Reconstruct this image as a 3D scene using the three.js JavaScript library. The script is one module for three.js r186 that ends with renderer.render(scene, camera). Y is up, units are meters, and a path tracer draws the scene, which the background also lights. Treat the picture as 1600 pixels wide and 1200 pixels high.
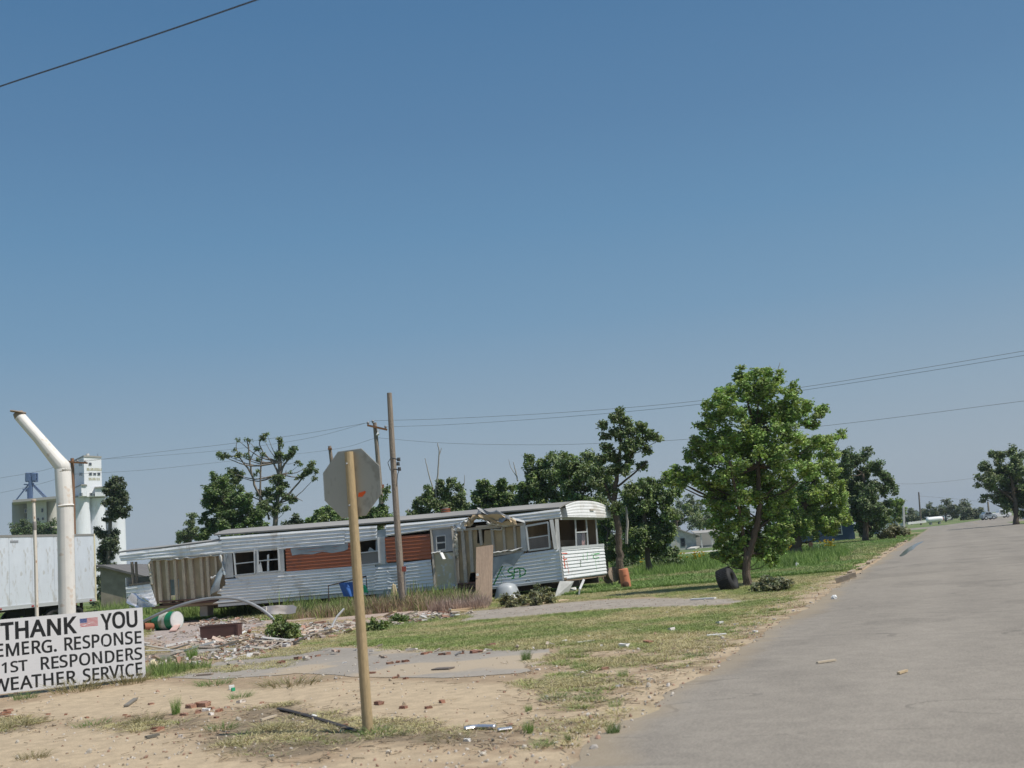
import * as THREE from 'three';
import { mergeGeometries, toCreasedNormals } from 'three/addons/utils/BufferGeometryUtils.js';

// ---------------------------------------------------------------- camera, sky, sun, exposure
const FOCAL = 1700, EYE = 1.5, PITCH = 8.83 * Math.PI / 180, ROLL = 5.0 * Math.PI / 180;
const scene = new THREE.Scene();
const camera = new THREE.PerspectiveCamera(2 * Math.atan(600 / FOCAL) * 180 / Math.PI, 4 / 3, 0.1, 3000);
camera.position.set(0, EYE, 0);
camera.rotation.order = 'YXZ';
camera.rotation.set(PITCH, 0, -ROLL);
camera.updateMatrixWorld(true);
camera.focus = 40; camera.userData.fStop = 2.8;
const renderer = new THREE.WebGLRenderer();
renderer.toneMapping = THREE.LinearToneMapping;
renderer.toneMappingExposure = 1.0;
renderer.shadowMap.enabled = true;

const V = (x, y, z) => new THREE.Vector3(x, y, z);
const SUN_DIR = V(0.925 * Math.cos(1.0), Math.sin(1.0), 0.38 * Math.cos(1.0)).normalize();
const sun = new THREE.DirectionalLight(new THREE.Color().setRGB(1.0, 0.95, 0.86), 4.0);
sun.position.copy(SUN_DIR).multiplyScalar(200);
sun.castShadow = true;
Object.assign(sun.shadow.camera, { left: -120, right: 120, top: 120, bottom: -120, near: 1, far: 500 });
sun.shadow.mapSize.set(4096, 4096);
scene.add(sun, sun.target);

{ // clear summer sky: pale grey-blue at the horizon, deepening upwards, paler round the sun
  const w = 1024, h = 512, data = new Float32Array(w * h * 4);
  const stops = [[-90, .22, .23, .22], [-1, .33, .37, .42], [0, .355, .40, .445], [3, .335, .405, .47], [7, .268, .372, .475], [12, .175, .312, .465], [17, .125, .264, .435], [22, .096, .216, .385], [28, .07, .182, .35], [45, .055, .135, .285], [90, .042, .10, .23]];
  for (let j = 0; j < h; j++) {
    const el = ((j + .5) / h - .5) * 180;
    let k = 0; while (k < stops.length - 2 && el > stops[k + 1][0]) k++;
    const a = stops[k], b = stops[k + 1], t = Math.min(1, Math.max(0, (el - a[0]) / (b[0] - a[0])));
    for (let i = 0; i < w; i++) {
      const az = ((i + .5) / w - .5) * 2 * Math.PI, ce = Math.cos(el * Math.PI / 180);
      const c = Math.cos(az) * ce * SUN_DIR.x + Math.sin(el * Math.PI / 180) * SUN_DIR.y + Math.sin(az) * ce * SUN_DIR.z;
      const ang = Math.acos(Math.min(1, Math.max(-1, c))), glow = el > 0 ? .55 * Math.exp(-ang * ang / .12) + .1 * Math.exp(-ang * 1.5) : 0;
      for (let q = 0; q < 3; q++) data[(j * w + i) * 4 + q] = a[q + 1] + (b[q + 1] - a[q + 1]) * t + glow * [1, .98, .94][q];
      data[(j * w + i) * 4 + 3] = 1;
    }
  }
  const sky = new THREE.DataTexture(data, w, h, THREE.RGBAFormat, THREE.FloatType);
  sky.mapping = THREE.EquirectangularReflectionMapping; sky.magFilter = THREE.LinearFilter; sky.needsUpdate = true;
  scene.background = sky; scene.environment = sky;
}
scene.fog = new THREE.FogExp2(new THREE.Color().setRGB(.62, .74, .88), 0.0002);

// ---------------------------------------------------------------- small helpers
let seed = 7;
const rnd = () => { seed = (seed + 0x6d2b79f5) | 0; let t = Math.imul(seed ^ (seed >>> 15), 1 | seed); t = (t + Math.imul(t ^ (t >>> 7), 61 | t)) ^ t; return ((t ^ (t >>> 14)) >>> 0) / 4294967296; };
const rr = (a, b) => a + (b - a) * rnd();
const lerp = (a, b, t) => a + (b - a) * t, clamp = (x, a = 0, b = 1) => Math.min(b, Math.max(a, x));
const smooth = (a, b, x) => { const t = clamp((x - a) / (b - a)); return t * t * (3 - 2 * t); };
const hash = (x, y) => { let h = Math.imul(x, 374761393) + Math.imul(y, 668265263) | 0; h = Math.imul(h ^ (h >>> 13), 1274126177); return ((h ^ (h >>> 16)) >>> 0) / 4294967296; };
const noise = (x, y) => {
  const xi = Math.floor(x), yi = Math.floor(y), u = x - xi, v = y - yi, a = u * u * (3 - 2 * u), b = v * v * (3 - 2 * v);
  return lerp(lerp(hash(xi, yi), hash(xi + 1, yi), a), lerp(hash(xi, yi + 1), hash(xi + 1, yi + 1), a), b);
};
const fbm = (x, y, n = 4) => { let s = 0, a = .5, t = 0; for (let i = 0; i < n; i++) { s += a * noise(x, y); t += a; x = x * 2.03 + 17.3; y = y * 2.03 + 9.1; a *= .5; } return s / t; };
const wrapNoise = (u, v, n) => { // tiles over 0..1
  const x = u * n, y = v * n, xi = Math.floor(x), yi = Math.floor(y), a0 = x - xi, b0 = y - yi, a = a0 * a0 * (3 - 2 * a0), b = b0 * b0 * (3 - 2 * b0), m = (k) => ((k % n) + n) % n;
  return lerp(lerp(hash(m(xi) + n * 31, m(yi)), hash(m(xi + 1) + n * 31, m(yi)), a), lerp(hash(m(xi) + n * 31, m(yi + 1)), hash(m(xi + 1) + n * 31, m(yi + 1)), a), b);
};
const wfbm = (u, v, n, o = 4) => { let s = 0, a = .5, t = 0; for (let i = 0; i < o; i++) { s += a * wrapNoise(u, v, n); t += a; n *= 2; a *= .5; } return s / t; };

// a point of the photograph (1600 x 1200) as a place: on the flat ground, at a distance, or on an upright plane
const ray = (px, py) => V((px - 800) / FOCAL, -(py - 600) / FOCAL, -1).applyEuler(camera.rotation);
const at = (px, py, d) => { const r = ray(px, py); return r.multiplyScalar(d / -r.z).add(camera.position); };
const ground = (px, py) => { const r = ray(px, py); return r.multiplyScalar(EYE / -r.y).add(camera.position); };
class Plane { // upright plane through a point; u runs along it to the right, n towards the viewer
  constructor(o, turn, tilt = 0) { this.o = o.clone(); this.u = V(Math.cos(turn), 0, Math.sin(turn)); this.n = V(-Math.sin(turn), 0, Math.cos(turn)); this.turn = turn; }
  uv(px, py) { const r = ray(px, py), t = this.o.clone().sub(camera.position).dot(this.n) / r.dot(this.n), p = r.multiplyScalar(t).add(camera.position).sub(this.o); return [p.dot(this.u), p.y]; }
  w(a, b, off = 0) { return this.o.clone().addScaledVector(this.u, a).addScaledVector(this.n, off).add(V(0, b, 0)); }
  p(px, py, off = 0) { const [a, b] = this.uv(px, py); return this.w(a, b, off); }
  base(px) { }
}

const used = new Map();
function numbered(name) { const n = used.get(name) ?? 0; used.set(name, n + 1); return n ? `${name}_${String(n).padStart(3, '0')}` : name; }
function tag(o, label, category, group, kind) { if (label) o.userData.label = label; if (category) o.userData.category = category; if (group) o.userData.group = group; if (kind) o.userData.kind = kind; return o; }
function thing(name, label, category, pos = V(0, 0, 0), turn = 0, group) {
  const o = new THREE.Group(); o.name = numbered(name); o.position.copy(pos); o.rotation.y = turn; scene.add(o); o.updateMatrixWorld(true);
  return tag(o, label, category, group);
}
const plain = (g) => { g = g.index ? g.toNonIndexed() : g; for (const k of Object.keys(g.attributes)) if (!['position', 'normal', 'uv', 'color'].includes(k)) g.deleteAttribute(k); if (!g.attributes.normal) g.computeVertexNormals(); if (!g.attributes.uv) g.setAttribute('uv', new THREE.BufferAttribute(new Float32Array(g.attributes.position.count * 2), 2)); return g; };
const merge = (list) => { list = [].concat(list).map(plain); return list.length > 1 ? mergeGeometries(list) : list[0]; };
// geometries in world places become ONE named mesh under parent (a Group, a mesh of one, or the scene)
function put(name, geos, mat, parent = scene) {
  const g = merge(geos).clone(), m = new THREE.Mesh(g, mat);
  if (parent !== scene) { parent.updateMatrixWorld(true); g.applyMatrix4(parent.matrixWorld.clone().invert()); m.name = name; } else m.name = numbered(name);
  m.castShadow = m.receiveShadow = true; parent.add(m); m.updateMatrixWorld(true); return m;
}
function copy(o, pos, turn, label, group, scale) { const c = o.clone(); c.name = numbered(o.name.replace(/_\d+$/, '')); c.userData = { ...o.userData }; if (label) c.userData.label = label; if (group) c.userData.group = group; if (pos) c.position.copy(pos); if (turn !== undefined) c.rotation.y = turn; if (scale) c.scale.setScalar(scale); scene.add(c); return c; }

// boxes, bars, tubes, slabs, sheets
const box = (w, h, d, x = 0, y = 0, z = 0) => new THREE.BoxGeometry(w, h, d).translate(x, y, z);
const moved = (g, pos, turn = 0) => g.rotateY(turn).translate(pos.x, pos.y, pos.z);
function bar(a, b, w, d = w, up = V(0, 0, 1)) { // a box from a to b, w wide, d deep
  const y = b.clone().sub(a), len = y.length(); y.normalize(); let x = y.clone().cross(up); if (x.length() < 1e-3) x = V(1, 0, 0); x.normalize(); const z = x.clone().cross(y);
  return new THREE.BoxGeometry(w, len, d).applyMatrix4(new THREE.Matrix4().makeBasis(x, y, z).setPosition(a.clone().add(b).multiplyScalar(.5)));
}
function tube(pts, radii, sides = 8, caps = true) { // tapered, through all points
  const pos = [], uv = [], idx = [], n = pts.length; let len = 0, ref = V(.3, .1, 1).normalize();
  for (let i = 0; i < n; i++) {
    const t = pts[Math.min(n - 1, i + 1)].clone().sub(pts[Math.max(0, i - 1)]).normalize(); if (i) len += pts[i].distanceTo(pts[i - 1]);
    let x = ref.clone().addScaledVector(t, -ref.dot(t)); if (x.length() < .05) x = V(1, 0, 0).addScaledVector(t, -t.x); x.normalize(); ref = x.clone(); const y = t.clone().cross(x), r = Array.isArray(radii) ? radii[i] : radii;
    for (let k = 0; k <= sides; k++) { const a = k / sides * 2 * Math.PI; pos.push(pts[i].x + r * (Math.cos(a) * x.x + Math.sin(a) * y.x), pts[i].y + r * (Math.cos(a) * x.y + Math.sin(a) * y.y), pts[i].z + r * (Math.cos(a) * x.z + Math.sin(a) * y.z)); uv.push(k / sides, len); }
  }
  for (let i = 0; i < n - 1; i++) for (let k = 0; k < sides; k++) { const a = i * (sides + 1) + k, b = a + sides + 1; idx.push(a, a + 1, b, a + 1, b + 1, b); }
  if (caps) for (const e of [0, n - 1]) { const c = pos.length / 3; pos.push(pts[e].x, pts[e].y, pts[e].z); uv.push(.5, 0); for (let k = 0; k < sides; k++) { const a = e * (sides + 1) + k; e ? idx.push(c, a, a + 1) : idx.push(c, a + 1, a); } }
  const g = new THREE.BufferGeometry(); g.setAttribute('position', new THREE.Float32BufferAttribute(pos, 3)); g.setAttribute('uv', new THREE.Float32BufferAttribute(uv, 2)); g.setIndex(idx); g.computeVertexNormals(); return g;
}
const curve = (pts, n) => new THREE.CatmullRomCurve3(pts).getPoints(n);
function sheet(nu, nv, f, uvf) { // grid surface; f(s, t) -> Vector3, s to the right, t upwards
  const pos = [], uv = [], idx = [];
  for (let j = 0; j <= nv; j++) for (let i = 0; i <= nu; i++) { const s = i / nu, t = j / nv, p = f(s, t); pos.push(p.x, p.y, p.z); const q = uvf ? uvf(s, t) : [s, t]; uv.push(q[0], q[1]); }
  for (let j = 0; j < nv; j++) for (let i = 0; i < nu; i++) { const a = j * (nu + 1) + i, b = a + nu + 1; idx.push(a, a + 1, b, a + 1, b + 1, b); }
  const g = new THREE.BufferGeometry(); g.setAttribute('position', new THREE.Float32BufferAttribute(pos, 3)); g.setAttribute('uv', new THREE.Float32BufferAttribute(uv, 2)); g.setIndex(idx); g.computeVertexNormals(); return g;
}
function slab([bl, br, tr, tl], th) { // flat board: front face has uv 0..1
  const n = br.clone().sub(bl).cross(tl.clone().sub(bl)).normalize().multiplyScalar(-th), f = [bl, br, tr, tl], k = f.map((p) => p.clone().add(n));
  const pos = [], uv = [], quad = (a, b, c, d, q) => { for (const [p, t] of [[a, [0, 0]], [b, [1, 0]], [c, [1, 1]], [a, [0, 0]], [c, [1, 1]], [d, [0, 1]]]) { pos.push(p.x, p.y, p.z); uv.push(...(q ? t : [t[0] * .02, t[1] * .02])); } };
  quad(...f, true); quad(k[1], k[0], k[3], k[2]); quad(f[0], k[0], k[1], f[1]); quad(f[1], k[1], k[2], f[2]); quad(f[2], k[2], k[3], f[3]); quad(f[3], k[3], k[0], f[0]);
  const g = new THREE.BufferGeometry(); g.setAttribute('position', new THREE.Float32BufferAttribute(pos, 3)); g.setAttribute('uv', new THREE.Float32BufferAttribute(uv, 2)); g.computeVertexNormals(); return g;
}
function onPlane(pl, pts, th, off = 0, inUv = false) { // outline (photo points, or u,v metres) cut from a board on the plane; front face at off
  const s = new THREE.Shape((inUv ? pts : pts.map(([x, y]) => pl.uv(x, y))).map(([a, b]) => new THREE.Vector2(a, b)));
  return new THREE.ExtrudeGeometry(s, { depth: th, bevelEnabled: false }).translate(0, 0, off - th).applyMatrix4(new THREE.Matrix4().makeBasis(pl.u, V(0, 1, 0), pl.n).setPosition(pl.o));
}
function ribbed(pl, [bl, br, tr, tl], rows, amp = .034, off = 0, wob = .006, ragged = [0, 0]) { // corrugated metal siding, ribs running along the wall
  const q = [bl, br, tr, tl].map(([x, y]) => pl.uv(x, y)), w = Math.hypot(q[1][0] - q[0][0], q[1][1] - q[0][1]), nu = Math.max(2, Math.round(w / .3)), prof = [[0, .05], [.24, 0], [.26, .95], [.36, 1], [.6, .66]];
  const vs = []; for (let i = 0; i < rows; i++) for (const [t, z] of prof) vs.push([(i + t) / rows, z]); vs.push([1, 0]);
  const rowsN = vs.length - 1, s0 = seed % 1000;
  const g = sheet(nu, rowsN, (s, t) => {
    const [v, z] = vs[Math.round(t * rowsN)]; const l = lerp(q[0][0], q[3][0], v) + ragged[0] * (noise(v * 9, s0) - .5), r = lerp(q[1][0], q[2][0], v) + ragged[1] * (noise(v * 9, s0 + 5) - .5);
    const a = lerp(l, r, s), b = lerp(lerp(q[0][1], q[1][1], s), lerp(q[3][1], q[2][1], s), v);
    return pl.w(a, b, off + z * amp + wob * (fbm(a * 1.3 + s0, b * 2.1) - .5) * 2 + wob * (fbm(a * 4 + s0, b * 5) - .5));
  }, (s, t) => { const v = vs[Math.round(t * rowsN)][0]; return [lerp(q[0][0], q[1][0], s) / 4, lerp(q[0][1], q[3][1], v) / 4]; }).toNonIndexed();
  g.computeVertexNormals(); return g;
}

// ---------------------------------------------------------------- materials
function texture(w, h, f, srgb = true, rep) { // f(u, v) -> linear [r, g, b] 0..1 (or one value)
  const d = new Uint8Array(w * h * 4), enc = (c) => 255 * (srgb ? (c <= .0031308 ? c * 12.92 : 1.055 * Math.pow(c, 1 / 2.4) - .055) : c);
  for (let j = 0; j < h; j++) for (let i = 0; i < w; i++) { const c = f((i + .5) / w, (j + .5) / h), o = (j * w + i) * 4; for (let k = 0; k < 3; k++) d[o + k] = clamp(enc(clamp(c.length ? c[k] : c)), 0, 255); d[o + 3] = 255; }
  const t = new THREE.DataTexture(d, w, h); if (srgb) t.colorSpace = THREE.SRGBColorSpace; t.magFilter = THREE.LinearFilter; t.wrapS = t.wrapT = THREE.RepeatWrapping; if (rep) t.repeat.set(...rep); t.needsUpdate = true; return t;
}
const mix3 = (a, b, t) => [lerp(a[0], b[0], t), lerp(a[1], b[1], t), lerp(a[2], b[2], t)], mul3 = (a, k) => [a[0] * k, a[1] * k, a[2] * k];
const mat = (c, rough = .85, o = {}) => new THREE.MeshStandardMaterial({ color: new THREE.Color().setRGB(...c), roughness: rough, side: THREE.DoubleSide, ...o });
// stained sheet metal: base colour with blotches of dirt, drips and scratches
const metalTex = (base, dirt, amount, s) => texture(512, 512, (u, v) => {
  let c = mul3(base, .93 + .12 * wfbm(u + s, v, 6, 4)); const drip = wrapNoise(u + s * .3, v * .25, 64) * wfbm(u, v + s, 5, 3), blot = wfbm(u + .37 + s, v + .21, 9, 5);
  c = mix3(c, dirt, amount * smooth(.42, .75, drip)); return mix3(c, dirt, amount * 1.1 * smooth(.6, .78, blot));
});
const tWhite = metalTex([.86, .865, .87], [.48, .42, .34], .4, .1), tBrown = metalTex([.47, .15, .066], [.27, .11, .07], .6, .4), tTrailer = metalTex([.69, .73, .79], [.45, .43, .39], .5, .7), tRust = metalTex([.33, .11, .055], [.10, .045, .03], .9, .2);
const tWood = texture(256, 512, (u, v) => { const g = wrapNoise(u, v * .12, 64) * .6 + wrapNoise(u, v, 32) * .4, k = .75 + .5 * g; return [k, k * .985, k * .97].map((x) => clamp(x * .72)); });
const bump1 = texture(256, 256, (u, v) => wfbm(u, v, 8, 5), false), bumpBark = texture(128, 256, (u, v) => wrapNoise(u, v * .3, 24) * .7 + wrapNoise(u, v, 32) * .3, false);
const grain = texture(512, 512, (u, v) => { const k = .72 + .4 * wfbm(u, v, 4, 6) + .12 * (hash(Math.floor(u * 512), Math.floor(v * 512)) - .5); return [k, k, k].map((x) => clamp(x * .85)); });
const M = {
  siding: mat([1, 1, 1], .42, { map: tWhite }), brown: mat([1, 1, 1], .5, { map: tBrown }), flat: mat([.43, .50, .55], .4, { map: grain }), white: mat([.78, .78, .77], .5, { map: grain }),
  roof: mat([.38, .365, .345], .75, { map: grain }), stud: mat([.80, .68, .52], .85, { map: tWood }), studGrey: mat([.72, .66, .57], .85, { map: tWood }), tan: mat([.70, .54, .34], .9, { map: grain }), tanDark: mat([.56, .45, .30], .9, { map: grain }),
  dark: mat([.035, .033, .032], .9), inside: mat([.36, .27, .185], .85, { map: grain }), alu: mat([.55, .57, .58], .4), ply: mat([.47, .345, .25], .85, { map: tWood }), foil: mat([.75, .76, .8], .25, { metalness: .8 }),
  glass: new THREE.MeshPhysicalMaterial({ color: 0xffffff, transmission: 1, roughness: .03, thickness: 0, ior: 1.5, side: THREE.DoubleSide }),
  pole: mat([.40, .335, .275], .9, { map: tWood, bumpMap: bumpBark, bumpScale: .01 }), poleRed: mat([.36, .20, .12], .9, { map: tWood }), post: mat([.62, .47, .27], .8, { map: tWood }),
  bark: mat([.17, .13, .10], .95, { map: grain, bumpMap: bumpBark, bumpScale: .03 }), barkGrey: mat([.30, .255, .21], .95, { map: grain, bumpMap: bumpBark, bumpScale: .02 }), barkDead: mat([.55, .51, .46], .9, { map: grain }),
  rust: mat([1, 1, 1], .8, { map: tRust }), trailer: mat([1, 1, 1], .45, { map: tTrailer }), rubber: mat([.022, .022, .023], .75, { bumpMap: bump1, bumpScale: .01 }), black: mat([.02, .02, .02], .6), steel: mat([.33, .34, .35], .45, { metalness: .5 }), galv: mat([.42, .43, .44], .5, { metalness: .35, map: grain }),
  concrete: mat([.72, .69, .64], .9, { map: grain }), concreteGrey: mat([.50, .48, .45], .92, { map: grain }), wire: mat([.16, .165, .17], .6), paper: mat([.78, .78, .76], .8), blue: mat([.03, .13, .42], .6), green: mat([.02, .33, .16], .5), drumGreen: mat([.01, .24, .10], .45, { map: grain }),
  cream: mat([.66, .58, .42], .8), orange: mat([.60, .20, .09], .6, { map: grain }), red: mat([.45, .03, .03], .4), chrome: mat([.6, .6, .6], .2, { metalness: 1 }), window: mat([.03, .035, .04], .08), carWhite: mat([.88, .88, .88], .25), carGrey: mat([.42, .47, .50], .3), tail: mat([.4, .02, .02], .3),
};

// ---------------------------------------------------------------- the ground
// patches as outlines on the ground; d(x, z) is the distance inside (+) or outside (-)
function patch(pts) {
  const v = pts.map(([px, py]) => ground(px, py)), xs = v.map((p) => p.x), zs = v.map((p) => p.z), x0 = Math.min(...xs), x1 = Math.max(...xs), z0 = Math.min(...zs), z1 = Math.max(...zs), n = v.length;
  const d = (x, z) => {
    const out = Math.max(x0 - x, x - x1, z0 - z, z - z1); if (out > 3) return -out;
    let inside = false, best = 1e9;
    for (let i = 0, j = n - 1; i < n; j = i++) {
      const a = v[i], b = v[j]; if ((a.z > z) !== (b.z > z) && x < (b.x - a.x) * (z - a.z) / (b.z - a.z) + a.x) inside = !inside;
      const ex = b.x - a.x, ez = b.z - a.z, t = clamp(((x - a.x) * ex + (z - a.z) * ez) / (ex * ex + ez * ez)), qx = a.x + ex * t - x, qz = a.z + ez * t - z; best = Math.min(best, qx * qx + qz * qz);
    }
    return (inside ? 1 : -1) * Math.sqrt(best);
  };
  return { d, v, x0, x1, z0, z1 };
}
const Z = {
  sandUp: patch([[-60, 1120], [100, 1085], [235, 1066], [380, 1075], [540, 1064], [700, 1066], [800, 1072], [845, 1085], [866, 1102], [840, 1128], [760, 1140], [690, 1146], [600, 1140], [540, 1128], [470, 1108], [390, 1100], [300, 1112], [200, 1118], [60, 1130], [-60, 1150]]),
  sandLow: patch([[-300, 1180], [-40, 1130], [60, 1132], [200, 1140], [300, 1150], [330, 1172], [420, 1192], [520, 1184], [590, 1160], [700, 1168], [800, 1172], [900, 1160], [1010, 1140], [900, 1200], [800, 1400], [300, 1500], [-500, 1500]]),
  dead: patch([[325, 1158], [345, 1138], [390, 1110], [440, 1102], [500, 1110], [560, 1126], [640, 1130], [690, 1140], [780, 1146], [860, 1148], [905, 1158], [880, 1168], [760, 1167], [640, 1163], [590, 1158], [530, 1172], [500, 1184], [430, 1188], [350, 1168]]),
  dead2: patch([[190, 1128], [260, 1120], [330, 1124], [320, 1140], [250, 1142], [200, 1138]]),
  dead3: patch([[-80, 1132], [20, 1122], [70, 1130], [40, 1142], [-80, 1150]]),
  lawn: patch([[470, 1004], [560, 978], [640, 965], [760, 958], [880, 954], [1000, 950], [1120, 948], [1220, 930], [1260, 925], [1250, 945], [1200, 980], [1120, 1000], [1000, 1012], [900, 1008], [820, 1014], [700, 1016], [600, 1012], [520, 1008]]),
  rubble: patch([[222, 1010], [230, 975], [300, 968], [400, 966], [520, 960], [640, 952], [740, 946], [700, 960], [600, 972], [560, 985], [500, 1000], [430, 1012], [380, 1030], [300, 1040], [228, 1030]]),
  mixed: patch([[830, 1075], [850, 1050], [900, 1015], [1000, 1010], [1120, 1000], [1200, 985], [1240, 960], [1270, 945], [1200, 1000], [1120, 1060], [1010, 1130], [930, 1160], [860, 1150], [830, 1125], [870, 1100]]),
  gravel: patch([[720, 972], [735, 956], [830, 946], [930, 938], [1040, 934], [1120, 936], [1180, 940], [1120, 946], [1000, 950], [900, 956], [820, 964]]),
  dirtPad: patch([[228, 1000], [232, 984], [320, 974], [430, 970], [400, 982], [330, 992], [290, 1005]]),
  yard: patch([[700, 945], [760, 940], [880, 934], [960, 925], [1000, 916], [1100, 918], [1200, 915], [1330, 896], [1300, 915], [1240, 935], [1150, 938], [1000, 932], [880, 940], [740, 952]]),
};
const ROAD_A = ground(870, 1199), ROAD_DIR = ground(1335, 900).sub(ROAD_A).setY(0).normalize(), ROAD_N = V(ROAD_DIR.z, 0, -ROAD_DIR.x).multiplyScalar(-1);
if (ROAD_N.x < 0) ROAD_N.multiplyScalar(-1);
const roadSide = (x, z) => (x - ROAD_A.x) * ROAD_N.x + (z - ROAD_A.z) * ROAD_N.z, roadAlong = (x, z) => (x - ROAD_A.x) * ROAD_DIR.x + (z - ROAD_A.z) * ROAD_DIR.z; // side < 0: left of the left edge
const SAND = [.475, .37, .245], SOIL = [.36, .265, .17], DEAD = [.245, .19, .125], LAWN = [.21, .225, .085], STRAW = [.38, .32, .17], FIELD = [.11, .165, .045], GRAVEL = [.34, .295, .245], PINK = [.44, .34, .28];
// how green (0..1) and what colour the ground is at a place
function soil(x, z) {
  const n1 = fbm(x * .9, z * .9, 4), n2 = fbm(x * 3.1 + 40, z * 3.1, 3), wob = (n1 - .5) * 1.4 + (n2 - .5) * .7;
  let c = SOIL, green = 0; const far = -z, side = roadSide(x, z);
  const on = (zone, soft, k = 1) => smooth(-soft, soft, zone.d(x, z) + wob * k);
  // beyond the lots everything is rough green field
  const f = smooth(31, 36, far + (n1 - .5) * 6 + (x > 4 ? 2 : 0)); c = mix3(c, mix3(FIELD, STRAW, smooth(.5, .75, n2) * .45), f); green = f;
  if (x < -4 && far > 18 && f < 1) { const t = smooth(.45, .6, n1) * .6; c = mix3(c, LAWN, t); green = Math.max(green, t * .6); }
  let t = on(Z.yard, .6); c = mix3(c, mix3(STRAW, LAWN, smooth(.45, .6, n1)), t); green = lerp(green, .55, t);
  t = on(Z.lawn, .5, .8); const dry = smooth(.42, .62, n1 + .1 * (x - 2) * .35 + (n2 - .5) * .5); c = mix3(c, mix3(LAWN, STRAW, dry), t); green = lerp(green, lerp(1, .45, dry), t);
  t = on(Z.mixed, .4, .8); c = mix3(c, mix3(mix3(SAND, SOIL, smooth(.35, .6, n2)), mix3(LAWN, DEAD, n2), smooth(.42, .58, n1 * .6 + n2 * .4)), t); green = lerp(green, .8 * smooth(.44, .58, n1 * .6 + n2 * .4), t);
  t = on(Z.rubble, .5); c = mix3(c, mix3(PINK, SOIL, smooth(.4, .6, n1)), t); green = lerp(green, .25 * smooth(.55, .65, n1), t);
  t = on(Z.dirtPad, .3, .5); c = mix3(c, [.40, .335, .30], t); green *= 1 - t;
  t = on(Z.gravel, .25, .5); c = mix3(c, mul3(GRAVEL, .8 + .4 * n2), t); green *= 1 - t;
  t = on(Z.sandUp, .22, .45); c = mix3(c, SAND, t); green *= 1 - t; t = on(Z.sandLow, .3, .5); c = mix3(c, SAND, t); green *= 1 - t;
  for (const q of [Z.dead, Z.dead2, Z.dead3]) { t = on(q, .14, .55) * smooth(.28, .52, n2 * .6 + n1 * .4 + .08); c = mix3(c, mix3(DEAD, [.17, .13, .085], n2), t * .85); green = lerp(green, .4 * smooth(.5, .62, n1), t); }
  if (far < 33) { const edge = smooth(-1.3 - n1, -.3, side + (n2 - .5)); c = mix3(c, mix3(SAND, [.33, .235, .15], smooth(.45, .6, n2)), edge * .8); green *= 1 - edge * .85; }
  else { const edge = smooth(-1.5, -.2, side + (n2 - .5) * 1.5); c = mix3(c, [.45, .34, .22], edge); green *= 1 - edge; }
  return { c, green: clamp(green) };
}
const greenGrids = [];
{
  const NEAR = [-12, 9, -5, -23], MID = [-32, 34, -23, -75]; // x0, x1, z0, z1
  const area = (a, w, h) => { // the patches on a coarse grid, the grain at full size
    const W = w >> 2, H = h >> 2, g = [], gr = []; for (let j = 0; j <= H; j++) for (let i = 0; i <= W; i++) { const q = soil(lerp(a[0], a[1], i / W), lerp(a[2], a[3], j / H)); g.push(q.c); gr.push(q.green); }
    greenGrids.push({ a, W, H, g, gr });
    return texture(w, h, (u, v) => {
      const x = u * W, y = v * H, i = Math.min(W - 1, Math.floor(x)), j = Math.min(H - 1, Math.floor(y)), k = j * (W + 1) + i, c = mix3(mix3(g[k], g[k + 1], x - i), mix3(g[k + W + 1], g[k + W + 2], x - i), y - j), X = lerp(a[0], a[1], u), Y = lerp(a[2], a[3], v);
      return mul3(c, .98 + .36 * (fbm(X * 9 + 7, Y * 9, 2) - .5) + .3 * (hash(Math.floor(u * w), Math.floor(v * h)) - .5));
    });
  };
  const quad = (x0, x1, z0, z1, nx, nz, uvf) => sheet(nx, nz, (s, t) => V(lerp(x0, x1, s), 0, lerp(z0, z1, t)), uvf);
  const parts = [[quad(NEAR[0], NEAR[1], NEAR[2], NEAR[3], 20, 20), 0], [quad(MID[0], MID[1], MID[2], MID[3], 20, 20), 1]];
  const far = (x0, x1, z0, z1) => parts.push([quad(x0, x1, z0, z1, 4, 4, (s, t) => [lerp(x0, x1, s) / 24, lerp(z0, z1, t) / 24]), 2]);
  far(-1500, 1500, -75, -2600); far(-1500, -32, -23, -75); far(34, 1500, -23, -75); far(-1500, -12, 400, -23); far(9, 1500, 400, -23); far(-12, 9, 400, -5);
  const tFar = texture(1024, 1024, (u, v) => mul3(mix3([.115, .17, .045], [.27, .25, .12], smooth(.5, .72, wfbm(u, v, 7, 5))), .75 + .5 * wrapNoise(u, v, 256)));
  const mats = [area(NEAR, 2048, 1756), area(MID, 2048, 1600), tFar].map((t) => mat([1, 1, 1], .95, { map: t, bumpMap: bump1, bumpScale: .012 }));
  const geos = parts.map(([g]) => plain(g)), g = mergeGeometries(geos, true); g.groups.forEach((q, i) => { q.materialIndex = parts[i][1]; });
  const m = new THREE.Mesh(g, mats); m.name = numbered('ground'); m.receiveShadow = true; tag(m, 'bare tan soil and mown grass of the vacant lots', null, null, 'structure'); scene.add(m);
}
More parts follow.
